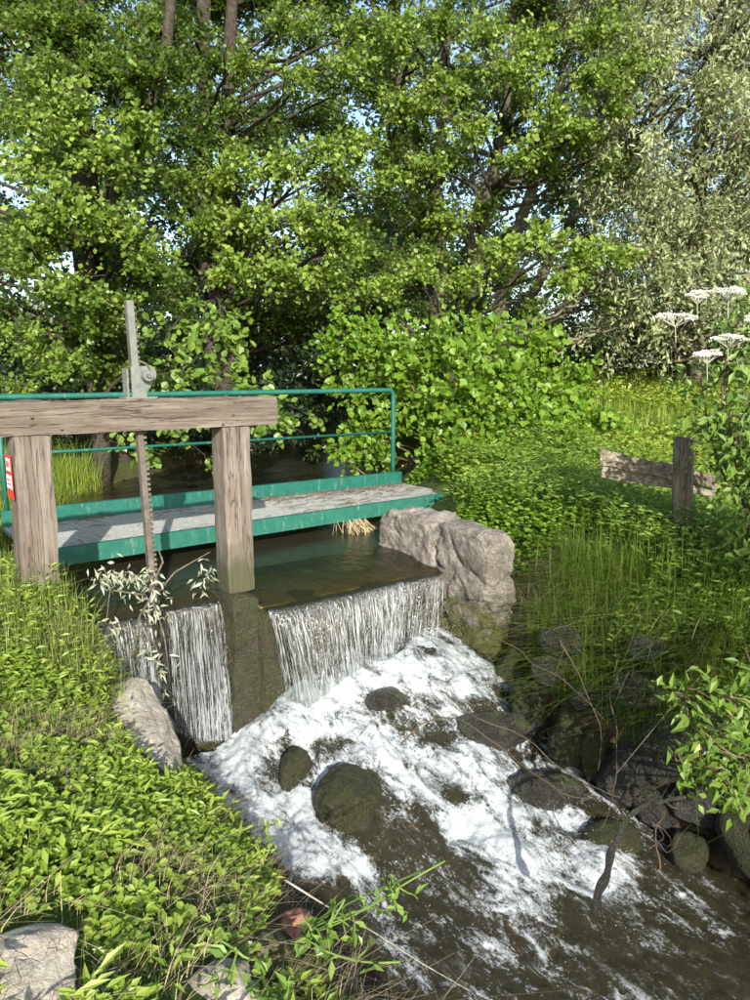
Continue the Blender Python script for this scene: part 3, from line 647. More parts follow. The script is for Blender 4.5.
# ------------------------------------------------------------------ timber sluice frame
sl = thing('sluice_gate', (1.65, 4.8, -.34), 'weathered timber sluice frame, one beam on two square posts with a toothed lifting bar', 'sluice gate')
def timber(lo, hi, axis_, seed, amp=.006):
    """square sawn timber with worn arrises and uneven faces"""
    mb = roughbox(lo, hi, seed, amp=.011, sub=.025); return mb
for k_ in range(5): part('end_check', MB().box((2.6, 4.74+.035*k_, .87+.012*k_), (2.637, 4.745+.035*k_, .99-.01*k_)), bpy.data.materials['dark_wet_rock'], sl)
part('beam', timber((-.9, 4.707, .832), (2.63, 4.907, 1.031), 0, 301), M_wood, sl, True)
part('post', timber((.885, 4.712, -.35), (1.094, 4.90, .829), 2, 302), M_woodz, sl, True)
part('post', timber((2.205, 4.712, -.35), (2.405, 4.90, .829), 2, 303), M_woodz, sl, True)
part('post', timber((-.72, 4.712, -.35), (-.52, 4.90, .829), 2, 304), M_woodz, sl, True)
for bx_, bz_ in ((1.0, .93), (1.16, .855), (2.28, .905), (2.2, .845)):
    part('bolt', MB().tube([(bx_, 4.713, bz_), (bx_, 4.690, bz_+.012)], [.009, .006], 8), M_rod, sl)
# toothed bar
TOP, BOT = np.array([1.635, 4.80, 1.635]), np.array([1.700, 4.80, -.40])
dz = nrm(BOT-TOP); L_ = np.linalg.norm(BOT-TOP)
mb = MB(); h = .021
def bar(lo, hi, s0, s1, y0, y1):
    a = TOP+dz*s0; b = TOP+dz*s1; v = [[p[0]+q, yy, p[2]] for p in (a, b) for yy in (y0, y1) for q in (lo, hi)]
    return np.array(v), [[0, 1, 3, 2], [4, 6, 7, 5], [0, 4, 5, 1], [2, 3, 7, 6], [0, 2, 6, 4], [1, 5, 7, 3]]
v, q = bar(-h, h*.75, 0, L_, 4.775, 4.83); mb.add(v, q); rack = part('rack_bar', mb, M_rod, sl, bevel=.002)
mb = MB()
for s in np.arange(.03, L_-.02, .034):
    v, q = bar(h*.75, h*.75+.020, s, s+.017, 4.780, 4.825); mb.add(v, q)
part('teeth', mb, M_rod, rack, kind='stuff')
v, q = bar(-h-.003, h*.75+.003, -.003, .60, 4.765, 4.776); mb = MB(); mb.add(v, q); part('bar_face', mb, M_steel, rack)
# gear housing on the beam
gh = part('gear_housing', MB().box((1.610, 4.745, 1.031), (1.705, 4.762, 1.235)), M_steel, sl, bevel=.003)
part('side_plate', MB().box((1.585, 4.76, 1.031), (1.597, 4.85, 1.22)), M_steel, gh, bevel=.002)
mb = MB(); a_ = np.linspace(-.6, math.pi*.62, 12); pl = [(1.70, 1.07)]+[(1.715+.055*math.cos(t), 1.185+.055*math.sin(t)) for t in a_]
pl += [(1.665, 1.235)]
n_ = len(pl); vv = [(x, 4.748, z) for x, z in pl]+[(x, 4.742, z) for x, z in pl]; vv += [(1.70, 4.748, 1.16), (1.70, 4.742, 1.16)]
mb.add(np.array(vv), [[k, (k+1) % n_, n_+(k+1) % n_, n_+k] for k in range(n_)], [[2*n_+1, n_+(k+1) % n_, n_+k] for k in range(n_-1)]+[[2*n_, k, (k+1) % n_] for k in range(n_-1)])
part('cheek_plate', mb, M_steel, gh)
part('pinion', MB().tube([(1.70, 4.742, 1.175), (1.70, 4.690, 1.175)], [.036, .034], 16), M_steel, gh, bevel=.002)
part('spindle', MB().tube([(1.70, 4.70, 1.175), (1.70, 4.672, 1.175)], [.013, .013], 8), M_rod, gh)
part('foot_plate', MB().box((1.565, 4.73, 1.0315), (1.765, 4.86, 1.043)), M_steel, gh, bevel=.002)
part('pawl', MB().tube([(1.66, 4.74, 1.27), (1.71, 4.735, 1.245), (1.73, 4.735, 1.205)], [.007, .006, .005], 6), M_rod, gh)
# sign on the left post
sg = thing('warning_sign', (.876, 4.80, .62), 'small red and white warning sign on the left side of the left post', 'sign')
part('plate', MB().box((.8725, 4.735, .46), (.8765, 4.885, .72)), M_red, sg)
part('panel', MB().box((.8705, 4.757, .625), (.8722, 4.863, .70)), M_white, sg)
part('panel', MB().box((.8705, 4.740, .52), (.8722, 4.880, .60)), M_white, sg)
for k in range(3): part('mark', MB().box((.869, 4.78+.026*k, .645), (.8703, 4.795+.026*k, .682)), M_red, sg)
for k in range(2): part('mark', MB().box((.869, 4.76, .542+.026*k), (.8703, 4.86, .551+.026*k)), M_red, sg)

# ------------------------------------------------------------------ footbridge
fb = thing('footbridge', (3.4, 6.5, -.26), 'green painted steel footbridge with grey grating deck and tubular handrail', 'footbridge')
N0 = np.array([1.37, 5.90]); N1 = np.array([5.62, 6.13])   # near edge
def ny_(x): return N0[1]+(N1[1]-N0[1])*(x-N0[0])/(N1[0]-N0[0])
FARY = 7.10; DX0, DX1, DZ = 1.2, 5.66, -.14
def chan(y0f, thick, z0, z1, x0, x1, fl, sgn):
    mb = MB()
    def sl_(a, b, za, zb):
        v = []
        for z in (za, zb):
            for o_ in (a, b):
                for x in (x0, x1): v.append((x, y0f(x)+o_, z))
        mb.add(np.array(v), [[0, 2, 3, 1], [4, 5, 7, 6], [0, 1, 5, 4], [2, 6, 7, 3], [0, 4, 6, 2], [1, 3, 7, 5]])
    sl_(0, thick, z0, z1); sl_(thick, thick+fl, z1-.008, z1-.001) if sgn > 0 else sl_(-fl, 0, z1-.008, z1-.001)
    sl_(thick, thick+fl, z0+.001, z0+.009) if sgn > 0 else sl_(-fl, 0, z0+.001, z0+.009)
    return mb
part('edge_channel', chan(ny_, .008, -.265, -.128, DX0+.12, DX1+.0, .05, 1), M_greenw, fb, label='near green edge channel, worn and scratched')
part('edge_channel', chan(lambda x: FARY+.0, .008, -.20, .0, DX0, DX1, .06, 1), M_green, fb, label='taller far edge channel')
for x in np.arange(DX0+.2, DX1, .85):
    part('cross_bearer', MB().box((x, ny_(x)+.06, -.25), (x+.05, FARY-.005, -.175)), M_green, fb)
mb = MB()
for x in np.arange(DX0, DX1, .030): mb.box((x, ny_(x)+.012, DZ-.028), (x+.006, FARY-.004, DZ))
for y in np.arange(5.93, FARY-.02, .027):
    x0 = DX0
    x1 = DX1
    if y < ny_(x1)+.03: x1 = N0[0]+(y-.03-N0[1])/(N1[1]-N0[1])*(N1[0]-N0[0])
    if x1 > x0+.1: mb.box((x0, y, DZ-.022), (x1, y+.013, DZ-.002))
part('deck_grating', mb, M_grate, fb, kind='stuff')
RY = 7.136
def arc(c, r, a0, a1, n=6): return [(c[0]+r*math.cos(t), RY, c[1]+r*math.sin(t)) for t in np.linspace(a0, a1, n)]
hr = [(-1.8, RY, .985)]+[(x, RY, .985) for x in (1, 3, 5)]+arc((5.48, .915), .07, math.pi/2, 0)+[(5.55, RY, .5), (5.55, RY, -.19)]
part('handrail', MB().tube(hr, .027, 12), M_green, fb, True)
part('mid_rail', MB().tube([(-1.8, RY, .487), (5.53, RY, .487)], .0145, 10), M_green, fb, True)
for x in (-.9, 1.25, 3.38): part('rail_post', MB().tube([(x, RY, -.19), (x, RY, .97)], .022, 10), M_green, fb, True)

# twigs on the deck
def twig_thing(pts, rad, label, mat=None, name='twig', cat='twig', group=None, kids=()):
    p = np.array(pts, float); m = len(p); u = np.linspace(0, m-1, (m-1)*6+1); i = np.minimum(u.astype(int), m-2); f = (u-i)[:, None]; g = np.vstack([2*p[0]-p[1], p, 2*p[-1]-p[-2]])
    a, b, c, d = g[i], g[i+1], g[i+2], g[i+3]; p = .5*(2*b+(c-a)*f+(2*a-5*b+4*c-d)*f*f+(3*b-a-3*c+d)*f**3); n = len(p)
    if mat is not M_pale: p[1:-1] += np.stack([fbm(p[1:-1]*7, 2, 3), fbm(p[1:-1]*7+5, 2, 4), fbm(p[1:-1]*7+9, 2, 5)], -1)*max(.02, rad*1.2)
    mb = MB(); mb.tube(p, np.linspace(rad, rad*.35, n)*(1+.2*np.sin(u*5)), 6, a=.3)
    if rad > .0045 and mat is not M_pale:
        for _ in range(5):
            k = int(rng.integers(n//4, n-2)); mb.tube(curve(p[k], p[k]+rdir(1)[0]*rng.uniform(.05, .2), .15, 5), np.linspace(rad*.4, .0008, 5), 4, a=.4)
    return single(name, mb, mat or M_twig, p[0], label, cat, group)
mb = MB()
for k in range(420):
    x = rng.uniform(1.4, 5.6); x = x if rng.random() < .35 else rng.uniform(3.6, 5.6); y = rng.uniform(ny_(x)+.05, 7.05) if rng.random() < .5 else rng.uniform(6.8, 7.08); a = rng.uniform(-.6, .6)+(0 if rng.random() < .7 else 1.5); l = rng.uniform(.03, .24)
    p0 = np.array([x, y, DZ+.006]); d = np.array([math.cos(a), math.sin(a)*.5, 0])*l; p1 = p0+d/2+[0, rng.normal()*.015, .012]; p2 = p0+d
    if p2[1] > 7.09 or p2[1] < ny_(p2[0]) or p2[0] > 5.66: continue
    mb.tube([p0, p1, p2+[0, 0, .004]], rng.uniform(.0012, .003), 4, a=rng.random()*.9+.1)
single('fallen_twigs', mb, M_twig, (4.4, 6.8, DZ), 'litter of brown twigs scattered over the bridge grating', 'twigs', kind='stuff')
# bunch of dead stalks hanging under the bridge
mb = MB()
for k in range(60):
    b = np.array([4.18+rng.normal()*.09, 5.98+rng.normal()*.05, -.25]); e = b+[rng.normal()*.07+.03, -.1+rng.normal()*.06, -.1-rng.random()*.14]
    mb.tube([b, (b+e)/2+rng.normal(size=3)*.02, e], rng.uniform(.002, .0045), 4, a=rng.random())
single('dead_stalks', mb, M_straw, (4.2, 5.9, -.45), 'bundle of dead pale stalks hanging below the bridge edge by the abutment', 'dead stalks', kind='stuff')

# ------------------------------------------------------------------ broken fence on the right bank
gp = PZ(682, 552, -.12); fe = thing('fence_post', gp, 'leaning round log post holding two broken grey planks on the right bank', 'fence post')
pt = PY(684, 438, gp[1]-.02)
t = np.linspace(0, 1, 12)[:, None]; path = gp+[0, 0, -.2]+(pt-gp+[0, 0, .2])*t
v = []; n = 14
for i_, p in enumerate(path):
    for j_ in range(n):
        a = j_*2*math.pi/n; r_ = .070*(1+.08*vnoise(np.array([math.cos(a)*2, math.sin(a)*2, i_*.5]), 7))*(1.08-.1*i_/11)
        v.append(p+np.array([math.cos(a)*r_, math.sin(a)*r_, (.012*vnoise(np.array([math.cos(a)*3, math.sin(a)*3, 9.]), 3) if i_ == 11 else 0)]))
i = np.arange(11)[:, None]*n; j = np.arange(n)[None]; q = np.stack([i+j, i+(j+1) % n, i+n+(j+1) % n, i+n+j], -1).reshape(-1, 4)
v.append(path[-1]+[0, 0, .002]); mb = MB(); mb.add(np.array(v), q, [[len(v)-1, 11*n+k, 11*n+(k+1) % n] for k in range(n)])
part('log', mb, M_log, fe, True)
dlog = (gp-CAM)@Fv
def plank(a, b, h0, h1, th, seed, lab):
    """ragged plank between two points behind the log"""
    a = np.array(a); b = np.array(b); n = 26; t = np.linspace(0, 1, n); d = nrm(b-a); nn = nrm(np.cross(d, [0, 0, 1.])); V = []
    for k in range(n):
        c = a+(b-a)*t[k]; hh = h0+(h1-h0)*t[k]
        e0 = .012*vnoise(np.array([t[k]*7, 0, seed]), 1)+.006*vnoise(np.array([t[k]*30, 0, seed]), 1); e1 = .010*vnoise(np.array([t[k]*8, 5, seed]), 2)
        for (zz, tt) in ((hh/2+e0, -th), (hh/2+e0, th), (-hh/2+e1, th), (-hh/2+e1, -th)):
            jag = .05*vnoise(np.array([zz*25, tt*10, seed*1.]), 5) if k in (0, n-1) else 0
            V.append(c+nn*tt+np.array([0, 0, 1])*zz+d*jag*(1 if k else -1))
    i = np.arange(n-1)[:, None]*4; j = np.arange(4)[None]; q = np.stack([i+j, i+(j+1) % 4, i+4+(j+1) % 4, i+4+j], -1).reshape(-1, 4)
    mb = MB(); mb.add(np.array(V), np.vstack([q, [[3, 2, 1, 0]], [[4*n-4, 4*n-3, 4*n-2, 4*n-1]]])); part('plank', mb, M_plank, fe, label=lab)
dd = dlog+.09
plank(P(600, 456, dd+.05), P(714, 482, dd-.02), .125, .095, .018, 3, 'upper broken plank with a split ragged end')
plank(P(598, 468, dd+.08), P(719, 492, dd+.01), .12, .10, .014, 8, 'lower plank with a square cut right end')
# ------------------------------------------------------------------ trees
def tree(name, label, cat, trunks, clumps, lmat, bmat, leafL, shape='round', asp=1., group=None, nper=1.0, flat=.6, droop=.15, limb=True, tint=.5):
    """trunks: list of paths [(px,py,depth,radius m)...]; clumps: (px,py,depth,radius px, tint)"""
    b0 = P(*trunks[0][0][:3]); b0[2] = terrain(b0[0], b0[1]); t = thing(name, b0, label, cat, group)
    paths = []
    for tr in trunks:
        p = np.array([P(a, b, c) for a, b, c, _ in tr]); r = np.array([q[3] for q in tr])
        p0 = p[0].copy(); p0[2] = min(p0[2], float(terrain(p0[0], p0[1])))-.2; p = np.vstack([p0, p]); r = np.concatenate([[r[0]*1.25], r])
        s = np.linspace(0, len(p)-1, len(p)*5); pp = np.stack([np.interp(s, range(len(p)), p[:, k]) for k in range(3)], -1); rr = np.interp(s, range(len(p)), r)
        pp[1:] += .25*rr[1:, None]*np.stack([fbm(pp[1:]*1.3, 2, 4), fbm(pp[1:]*1.3+9, 2, 5), rr[1:]*0], -1)
        paths.append((pp, rr)); part('trunk', MB().tube(pp, rr, 12), bmat, t, True)
    lm, tm, bm_ = MB(), MB(), MB()
    for (px, py, d, rp, tn) in clumps:
        c = P(px, py, d); R = rp/FPX*d
        allp = np.vstack([q[0] for q in paths]); allr = np.concatenate([q[1] for q in paths])
        dist = np.linalg.norm(allp[:, :2]-c[:2], axis=1)*.8+np.abs(allp[:, 2]-(c[2]-.25*np.linalg.norm(allp[:, :2]-c[:2], axis=1)))
        k = int(np.argmin(dist)); bp = allp[k]
        if limb:
            cv = curve(bp, c, .09, 7, -.05); bm_.tube(cv, np.linspace(min(.045, allr[k]*.5), .008, 7), 5, a=rng.random())
            for _ in range(2):
                e = c+rdir(1)[0]*R*.8; bm_.tube(curve(cv[4], e, .1, 4), np.linspace(.013, .004, 4), 4, a=rng.random())
        n = int(nper*3.3*math.pi*R*R*.8/(leafL*leafL*asp*.7)); n = min(n, 2600)
        clump(lm, tm, c, R, n, leafL, 'quad' if (shape == 'round' and tn < .56) else ('penta' if shape == 'round' else shape), flat, bp, asp, tint=tn, droop=droop)
    if limb: part('branch', bm_, bmat, t, True, kind='stuff')
    part('crown', lm, lmat, t, kind='stuff'); part('twigs', tm, M_twig, t, kind='stuff')
    return t
def fill(x0, x1, y0, y1, n, d0, d1, r0, r1, t0, t1, holes=()):
    out = []; tries = 0
    while len(out) < n and tries < n*20:
        tries += 1; x, y = rng.uniform(x0, x1), rng.uniform(y0, y1)
        if any((x-a)**2+(y-b)**2 < c*c for a, b, c in holes): continue
        out.append((x, y, rng.uniform(d0, d1), rng.uniform(r0, r1), rng.uniform(t0, t1)))
    return out
HO = [(327, 50, 11), (150, 60, 14), (10, 160, 16), (395, 75, 16), (312, 118, 10), (640, 120, 10), (650, 200, 14), (400, 270, 8), (530, 260, 14), (360, 205, 7), (425, 200, 6), (30, 290, 12), (5, 5, 10), (450, 120, 12), (140, 210, 12), (500, 170, 12)]
GA = 'tall broadleaf trees behind the bridge'
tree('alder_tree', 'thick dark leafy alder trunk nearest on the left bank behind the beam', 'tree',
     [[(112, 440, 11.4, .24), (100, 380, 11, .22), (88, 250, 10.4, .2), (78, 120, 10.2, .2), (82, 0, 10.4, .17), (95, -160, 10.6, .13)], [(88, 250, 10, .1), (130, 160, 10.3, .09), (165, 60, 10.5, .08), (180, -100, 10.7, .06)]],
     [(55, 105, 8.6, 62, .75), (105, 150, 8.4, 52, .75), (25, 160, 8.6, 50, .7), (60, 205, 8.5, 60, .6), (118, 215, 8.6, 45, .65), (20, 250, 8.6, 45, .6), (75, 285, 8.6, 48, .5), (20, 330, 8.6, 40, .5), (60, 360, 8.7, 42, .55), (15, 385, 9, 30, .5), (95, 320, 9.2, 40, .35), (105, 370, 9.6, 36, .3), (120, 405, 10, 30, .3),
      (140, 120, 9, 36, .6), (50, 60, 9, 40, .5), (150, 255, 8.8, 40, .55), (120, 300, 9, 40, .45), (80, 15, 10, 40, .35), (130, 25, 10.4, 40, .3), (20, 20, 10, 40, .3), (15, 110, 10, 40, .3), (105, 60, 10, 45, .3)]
     + fill(-90, 170, -120, 390, 72, 9.4, 11.2, 36, 55, .0, .35, HO), M_alder, M_bark, .072, group=GA, nper=.95)  # pale front and dark fill tints: crown light and shade put into leaf colour
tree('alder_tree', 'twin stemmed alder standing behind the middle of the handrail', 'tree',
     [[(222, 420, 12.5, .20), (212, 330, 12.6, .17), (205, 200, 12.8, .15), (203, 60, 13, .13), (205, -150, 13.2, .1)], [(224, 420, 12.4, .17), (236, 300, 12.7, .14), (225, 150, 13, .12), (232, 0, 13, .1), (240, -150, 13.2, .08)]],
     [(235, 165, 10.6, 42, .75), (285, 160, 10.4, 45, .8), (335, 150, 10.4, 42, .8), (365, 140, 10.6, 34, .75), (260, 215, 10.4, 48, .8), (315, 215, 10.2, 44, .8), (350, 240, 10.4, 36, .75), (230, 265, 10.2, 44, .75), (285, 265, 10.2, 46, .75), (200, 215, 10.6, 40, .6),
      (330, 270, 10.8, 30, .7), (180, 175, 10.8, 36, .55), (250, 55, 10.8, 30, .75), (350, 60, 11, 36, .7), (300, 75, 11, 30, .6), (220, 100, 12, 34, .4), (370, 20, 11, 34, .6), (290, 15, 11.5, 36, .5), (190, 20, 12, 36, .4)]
     + fill(140, 400, -120, 340, 100, 11.5, 14.5, 28, 46, .0, .42, HO), M_alder, M_bark, .072, group=GA, nper=.85)  # dark fill tints paint shaded pockets behind the pale front clumps
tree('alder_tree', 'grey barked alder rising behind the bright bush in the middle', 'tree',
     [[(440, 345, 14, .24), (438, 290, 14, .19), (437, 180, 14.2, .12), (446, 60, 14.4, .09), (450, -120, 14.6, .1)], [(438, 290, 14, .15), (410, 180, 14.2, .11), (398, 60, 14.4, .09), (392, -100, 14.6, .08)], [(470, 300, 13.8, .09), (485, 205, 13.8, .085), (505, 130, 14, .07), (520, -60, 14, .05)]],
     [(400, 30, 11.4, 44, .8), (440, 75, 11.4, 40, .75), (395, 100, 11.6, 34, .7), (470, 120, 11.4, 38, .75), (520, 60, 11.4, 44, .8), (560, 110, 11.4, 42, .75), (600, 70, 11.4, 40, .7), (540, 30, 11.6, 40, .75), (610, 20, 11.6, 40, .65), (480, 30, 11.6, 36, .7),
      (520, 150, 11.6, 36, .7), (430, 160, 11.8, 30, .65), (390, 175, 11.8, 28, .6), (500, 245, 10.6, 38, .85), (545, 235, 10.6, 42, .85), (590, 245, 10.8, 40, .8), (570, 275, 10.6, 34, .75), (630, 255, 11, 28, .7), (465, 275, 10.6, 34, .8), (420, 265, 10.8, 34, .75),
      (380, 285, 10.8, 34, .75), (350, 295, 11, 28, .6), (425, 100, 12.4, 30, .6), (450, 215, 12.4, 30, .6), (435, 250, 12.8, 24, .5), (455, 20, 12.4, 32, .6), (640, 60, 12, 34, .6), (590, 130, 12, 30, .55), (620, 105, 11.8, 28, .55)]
     + fill(370, 650, -120, 320, 85, 12.5, 16.5, 24, 42, .0, .45, HO), M_alder, M_barkm, .072, group=GA, nper=.85)  # shadow inside the crown painted by the low fill tints
tree('willow_tree', 'slanting many stemmed willow with thin pale stems behind the bush', 'tree',
     [[(492, 350, 17, .17), (515, 240, 17.2, .14), (548, 140, 17.4, .11), (570, 30, 17.6, .08), (580, -80, 17.7, .06)], [(505, 350, 17, .14), (555, 250, 17.3, .11), (615, 150, 17.6, .08), (640, 40, 18, .06)], [(480, 350, 17, .13), (470, 230, 17.2, .11), (520, 90, 17.5, .09), (530, -60, 17.7, .07)],
      [(520, 345, 16.8, .11), (590, 290, 16.8, .08), (650, 235, 17, .05)]],
     fill(400, 720, -80, 330, 90, 16, 19, 26, 44, .25, .75, HO), M_willow, M_barkp, .12, 'narrow', 1.9, nper=.75, droop=.5, flat=.8)
tree('willow_tree', 'big silvery green willow filling the upper right behind the meadow', 'tree',
     [[(700, 380, 14.5, .20), (690, 280, 14.6, .15), (700, 150, 14.8, .11), (720, 0, 15, .08), (730, -120, 15, .06)], [(690, 300, 14.6, .13), (640, 200, 14.6, .1), (610, 100, 14.8, .07)], [(700, 250, 14.7, .12), (760, 120, 15, .09), (800, -20, 15, .07)]],
     fill(580, 860, -110, 345, 150, 12.6, 15.6, 34, 54, .35, .95, [(655, 205, 10), (640, 120, 9)])+fill(625, 860, -60, 335, 75, 11.7, 12.6, 34, 50, .6, 1, [(655, 205, 18)]), M_willow, M_barkp, .115, 'narrow', 1.9, nper=1.25, droop=.6, flat=.9)
# overhanging leafy boughs with big round leaves seen one by one
def leaf_protos(shape, L, asp, mat, n=4, nm='leaf', seg=1):
    out = []
    for k in range(n):
        mb = MB(); T, q, t = SH[shape]; v = T*np.array([L, L*asp, L])*np.array([1, rng.uniform(.85, 1.1), rng.uniform(.3, 2.2)]); v[:, 2] -= v[:, 0]**2/L*rng.uniform(.0, .35)
        mb.add(v, q, t, a=[.25, .5, .75, 1.0][k % 4]); me = mb.mesh(nm); me.materials.append(mat); out.append(me)
    return out
def place_leaf(me, parent, pos, ax, nm, s=1., name='leaf'):
    ax = nrm(np.asarray(ax, float)); sd = nrm(np.cross(nm, ax)); nz = np.cross(ax, sd); o = bpy.data.objects.new(name, me); S.collection.objects.link(o); o.parent = parent
    off = np.array(parent['_o']) if '_o' in parent else np.zeros(3)
    m = Matrix([[ax[i]*s, sd[i]*s, nz[i]*s, pos[i]-off[i]] for i in range(3)]+[[0, 0, 0, 1]]); o.matrix_basis = m; return o
def bough(name, label, cat, root, tips, protos, nleaf, mat_t, rad=.02, extra=None, extra_n=0, L=.1, group=None, spreadR=.28, asp=.95, shape='round', up=.7):
    b = P(*root); t = thing(name, b, label, cat, group); bm_ = MB(); lm = MB(); segs = []
    for tp in tips:
        e = P(*tp[:3]); cv = curve(b, e, .07, 9, -.03); bm_.tube(cv, np.linspace(rad, .004, 9), 5, a=rng.random())
        for _ in range(int(tp[3]) if len(tp) > 3 else 5):
            k = rng.integers(4, 9); ee = cv[k]+rdir(1)[0]*spreadR*np.array([1, 1, .75]); c2 = curve(cv[k], ee, .1, 5, .1); bm_.tube(c2, np.linspace(.005, .002, 5), 4, a=rng.random()); segs.append(c2)
    part('branch', bm_, mat_t, t, True)
    for k in range(nleaf+extra_n):
        c2 = segs[rng.integers(len(segs))]; u = rng.uniform(.1, 1)*4; i_ = min(3, int(u)); p = c2[i_]+(c2[i_+1]-c2[i_])*(u-i_)+rng.normal(size=3)*L*.35
        d = nrm(c2[-1]-c2[0])*.5+rdir(1)[0]*.8+np.array([0, 0, -.2]); nm = nrm(np.array([0, 0, up])+TOSUN*.7+rdir(1)[0]*.55)
        if k < nleaf: place_leaf(protos[rng.integers(len(protos))], t, p, d, nm, rng.uniform(.6, 1.15))
        else: add_leaves(lm, p[None], d[None], nm[None], L*rng.uniform(.6, 1.1), L*asp, shape)
    if extra_n: part('foliage', lm, extra, t, kind='stuff')
    return t
PR = leaf_protos('round', .105, .95, M_hazel)
bough('alder_bough', 'leafy bough with round bright leaves just right of the toothed bar', 'branch', (215, 300, 9.4),
      [(165, 345, 8.2, 9), (190, 380, 8.2, 9), (215, 340, 8.1, 8), (240, 375, 8.2, 10), (200, 325, 8.3, 7), (160, 380, 8.2, 7)], PR, 230, M_bark, .018, M_hazel, 260, .105, spreadR=.30)
bough('alder_bough', 'low leafy bough over the dark water between the two timber posts', 'branch', (180, 380, 9.8),
      [(110, 445, 8.6, 8), (140, 465, 8.5, 8), (180, 440, 8.6, 8), (205, 460, 8.5, 7)], PR, 160, M_bark, .018, M_hazel, 120, .105, spreadR=.26)
bough('alder_bough', 'low leafy bough over the dark water right of the right timber post', 'branch', (240, 380, 9.8),
      [(270, 425, 8.6, 9), (300, 435, 8.5, 8), (255, 450, 8.6, 6), (310, 420, 8.7, 6)], PR, 170, M_bark, .018, M_hazel, 160, .105, spreadR=.26)
# bright bush by the end of the rail
PB = leaf_protos('lobed', .10, .95, M_bush)
bu = thing('bramble_bush', P(470, 500, 9.8), 'big bright yellow green bush beside the end of the handrail', 'bush')
lm, tm = MB(), MB(); base = P(470, 480, 10.4)
CL = [(350, 330, 10.4, 34), (390, 345, 10.4, 44), (420, 350, 10.2, 46), (455, 335, 10, 44), (500, 350, 10, 44), (530, 375, 9.8, 40), (560, 395, 9.8, 34), (460, 375, 9.6, 50), (500, 400, 9.4, 46), (445, 410, 9.8, 42), (540, 420, 9.2, 44), (480, 440, 9.2, 46), (440, 450, 9.7, 34),
      (520, 465, 8.6, 42), (560, 445, 8.8, 32), (470, 478, 9.0, 32), (500, 490, 8.4, 30), (540, 495, 7.8, 30), (420, 390, 10.4, 34), (380, 420, 10.4, 34), (350, 450, 10.2, 26), (375, 450, 10.2, 24), (330, 350, 10.6, 30), (335, 450, 10, 16), (575, 420, 9.8, 26), (540, 335, 10.6, 36), (580, 375, 10.2, 32), (600, 415, 9.8, 28), (350, 385, 10.8, 34), (365, 430, 10.6, 28), (560, 430, 9.0, 34), (400, 370, 10.4, 40), (490, 320, 10.4, 30), (432, 472, 9.6, 18)]
for px, py, d, rp in CL:
    c = P(px, py, d); R = rp/FPX*d; clump(lm, tm, c, R, int(3.7*R*R*.8*math.pi/(.1*.1*.6)), .10, 'lobed', .85, base, .95, up=.35, tint=.6, droop=.1, spread=.25)
    tm.tube(curve(base, c, .1, 6), np.linspace(.02, .006, 6), 4, a=rng.random())
part('foliage', lm, M_bush, bu, kind='stuff'); part('stems', tm, M_twig, bu, kind='stuff')
for k in range(280):
    px, py, d, rp = CL[rng.integers(len(CL))]; a = rng.uniform(0, 6.28); q = math.sqrt(rng.random()); c = P(px+rp*q*math.cos(a), py+rp*q*math.sin(a), d-rp/FPX*d*math.sqrt(max(0, 1-q*q))*.95)
    place_leaf(PB[rng.integers(4)], bu, c, rdir(1)[0]+np.array([0, -.3, -.5]), nrm(np.array([0, 0, .5])+TOSUN*.7+rdir(1)[0]*.5), rng.uniform(.7, 1.15))

# understory and far wood (dense, reads as one mass)
def mass(name, label, cat, cl, mat, L, shape, nper, asp=.9, flat=.9):
    lm = MB()
    for px, py, d, rp, tn in cl:
        c = P(px, py, d); R = rp/FPX*d; n = int(nper*2.2*math.pi*R*R/(L*L*asp*.6)); clump(lm, None, c, R, min(n, 900), L, shape, flat, c+[0, 0, -R], asp, tint=tn, spread=.2)
    return single(name, lm, mat, P(cl[0][0], cl[0][1], cl[0][2]), label, cat, kind='stuff')
mass('undergrowth', 'undergrowth on the banks upstream of the bridge, its shade painted into dark leaves', 'undergrowth', fill(-80, 400, 290, 425, 95, 11.8, 14, 28, 42, 0, .3)+fill(-80, 340, 395, 440, 30, 11.6, 12.8, 20, 28, 0, .3)+fill(-80, 130, 380, 440, 12, 10.5, 12, 18, 26, .2, .6), M_dark, .12, 'oval', .75)
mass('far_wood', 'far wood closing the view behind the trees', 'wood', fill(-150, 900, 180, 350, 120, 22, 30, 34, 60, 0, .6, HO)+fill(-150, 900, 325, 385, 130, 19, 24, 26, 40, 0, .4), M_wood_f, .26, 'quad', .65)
mass('far_trees', 'pale sunlit trees farther back seen between the alder trunks', 'trees', fill(-60, 620, -60, 330, 150, 18, 22, 30, 48, .3, 1, [(327, 50, 8), (150, 60, 8), (10, 160, 8), (530, 260, 9)]), M_wood_f2, .17, 'quad', .62)
mass('hedge', 'dark thicket along the back edge of the meadow under the willow', 'thicket', fill(540, 880, 318, 378, 62, 15, 17.5, 22, 34, 0, .45), M_alder2, .12, 'oval', .75)
# fallen grey branches under the trees
for k, (pts, r, lab) in enumerate([
    ([(505, 352, 13.2), (560, 345, 13), (610, 330, 13), (632, 322, 13)], .03, 'long pale fallen branch lying under the trees at the meadow edge'),
    ([(500, 335, 13.4), (540, 320, 13.4), (580, 300, 13.6), (560, 285, 13.7)], .035, 'arched pale dead branch above the fallen one'),
    ([(545, 362, 13.2), (590, 330, 13.6), (600, 305, 13.9)], .025, 'dead branch leaning across the fallen one'),
    ([(560, 272, 13.6), (600, 285, 13.4), (640, 312, 13.2)], .025, 'grey branch sloping down to the right under the leaves')]):
    p = np.array([P(*a) for a in pts]); s = np.linspace(0, len(p)-1, 14); pp = np.stack([np.interp(s, range(len(p)), p[:, c]) for c in range(3)], -1)+.03*rng.normal(size=(14, 3))
    single('dead_branch', MB().tube(pp, np.linspace(r, r*.4, 14), 7), M_barkp, pp[0], lab, 'branch', smooth=True)
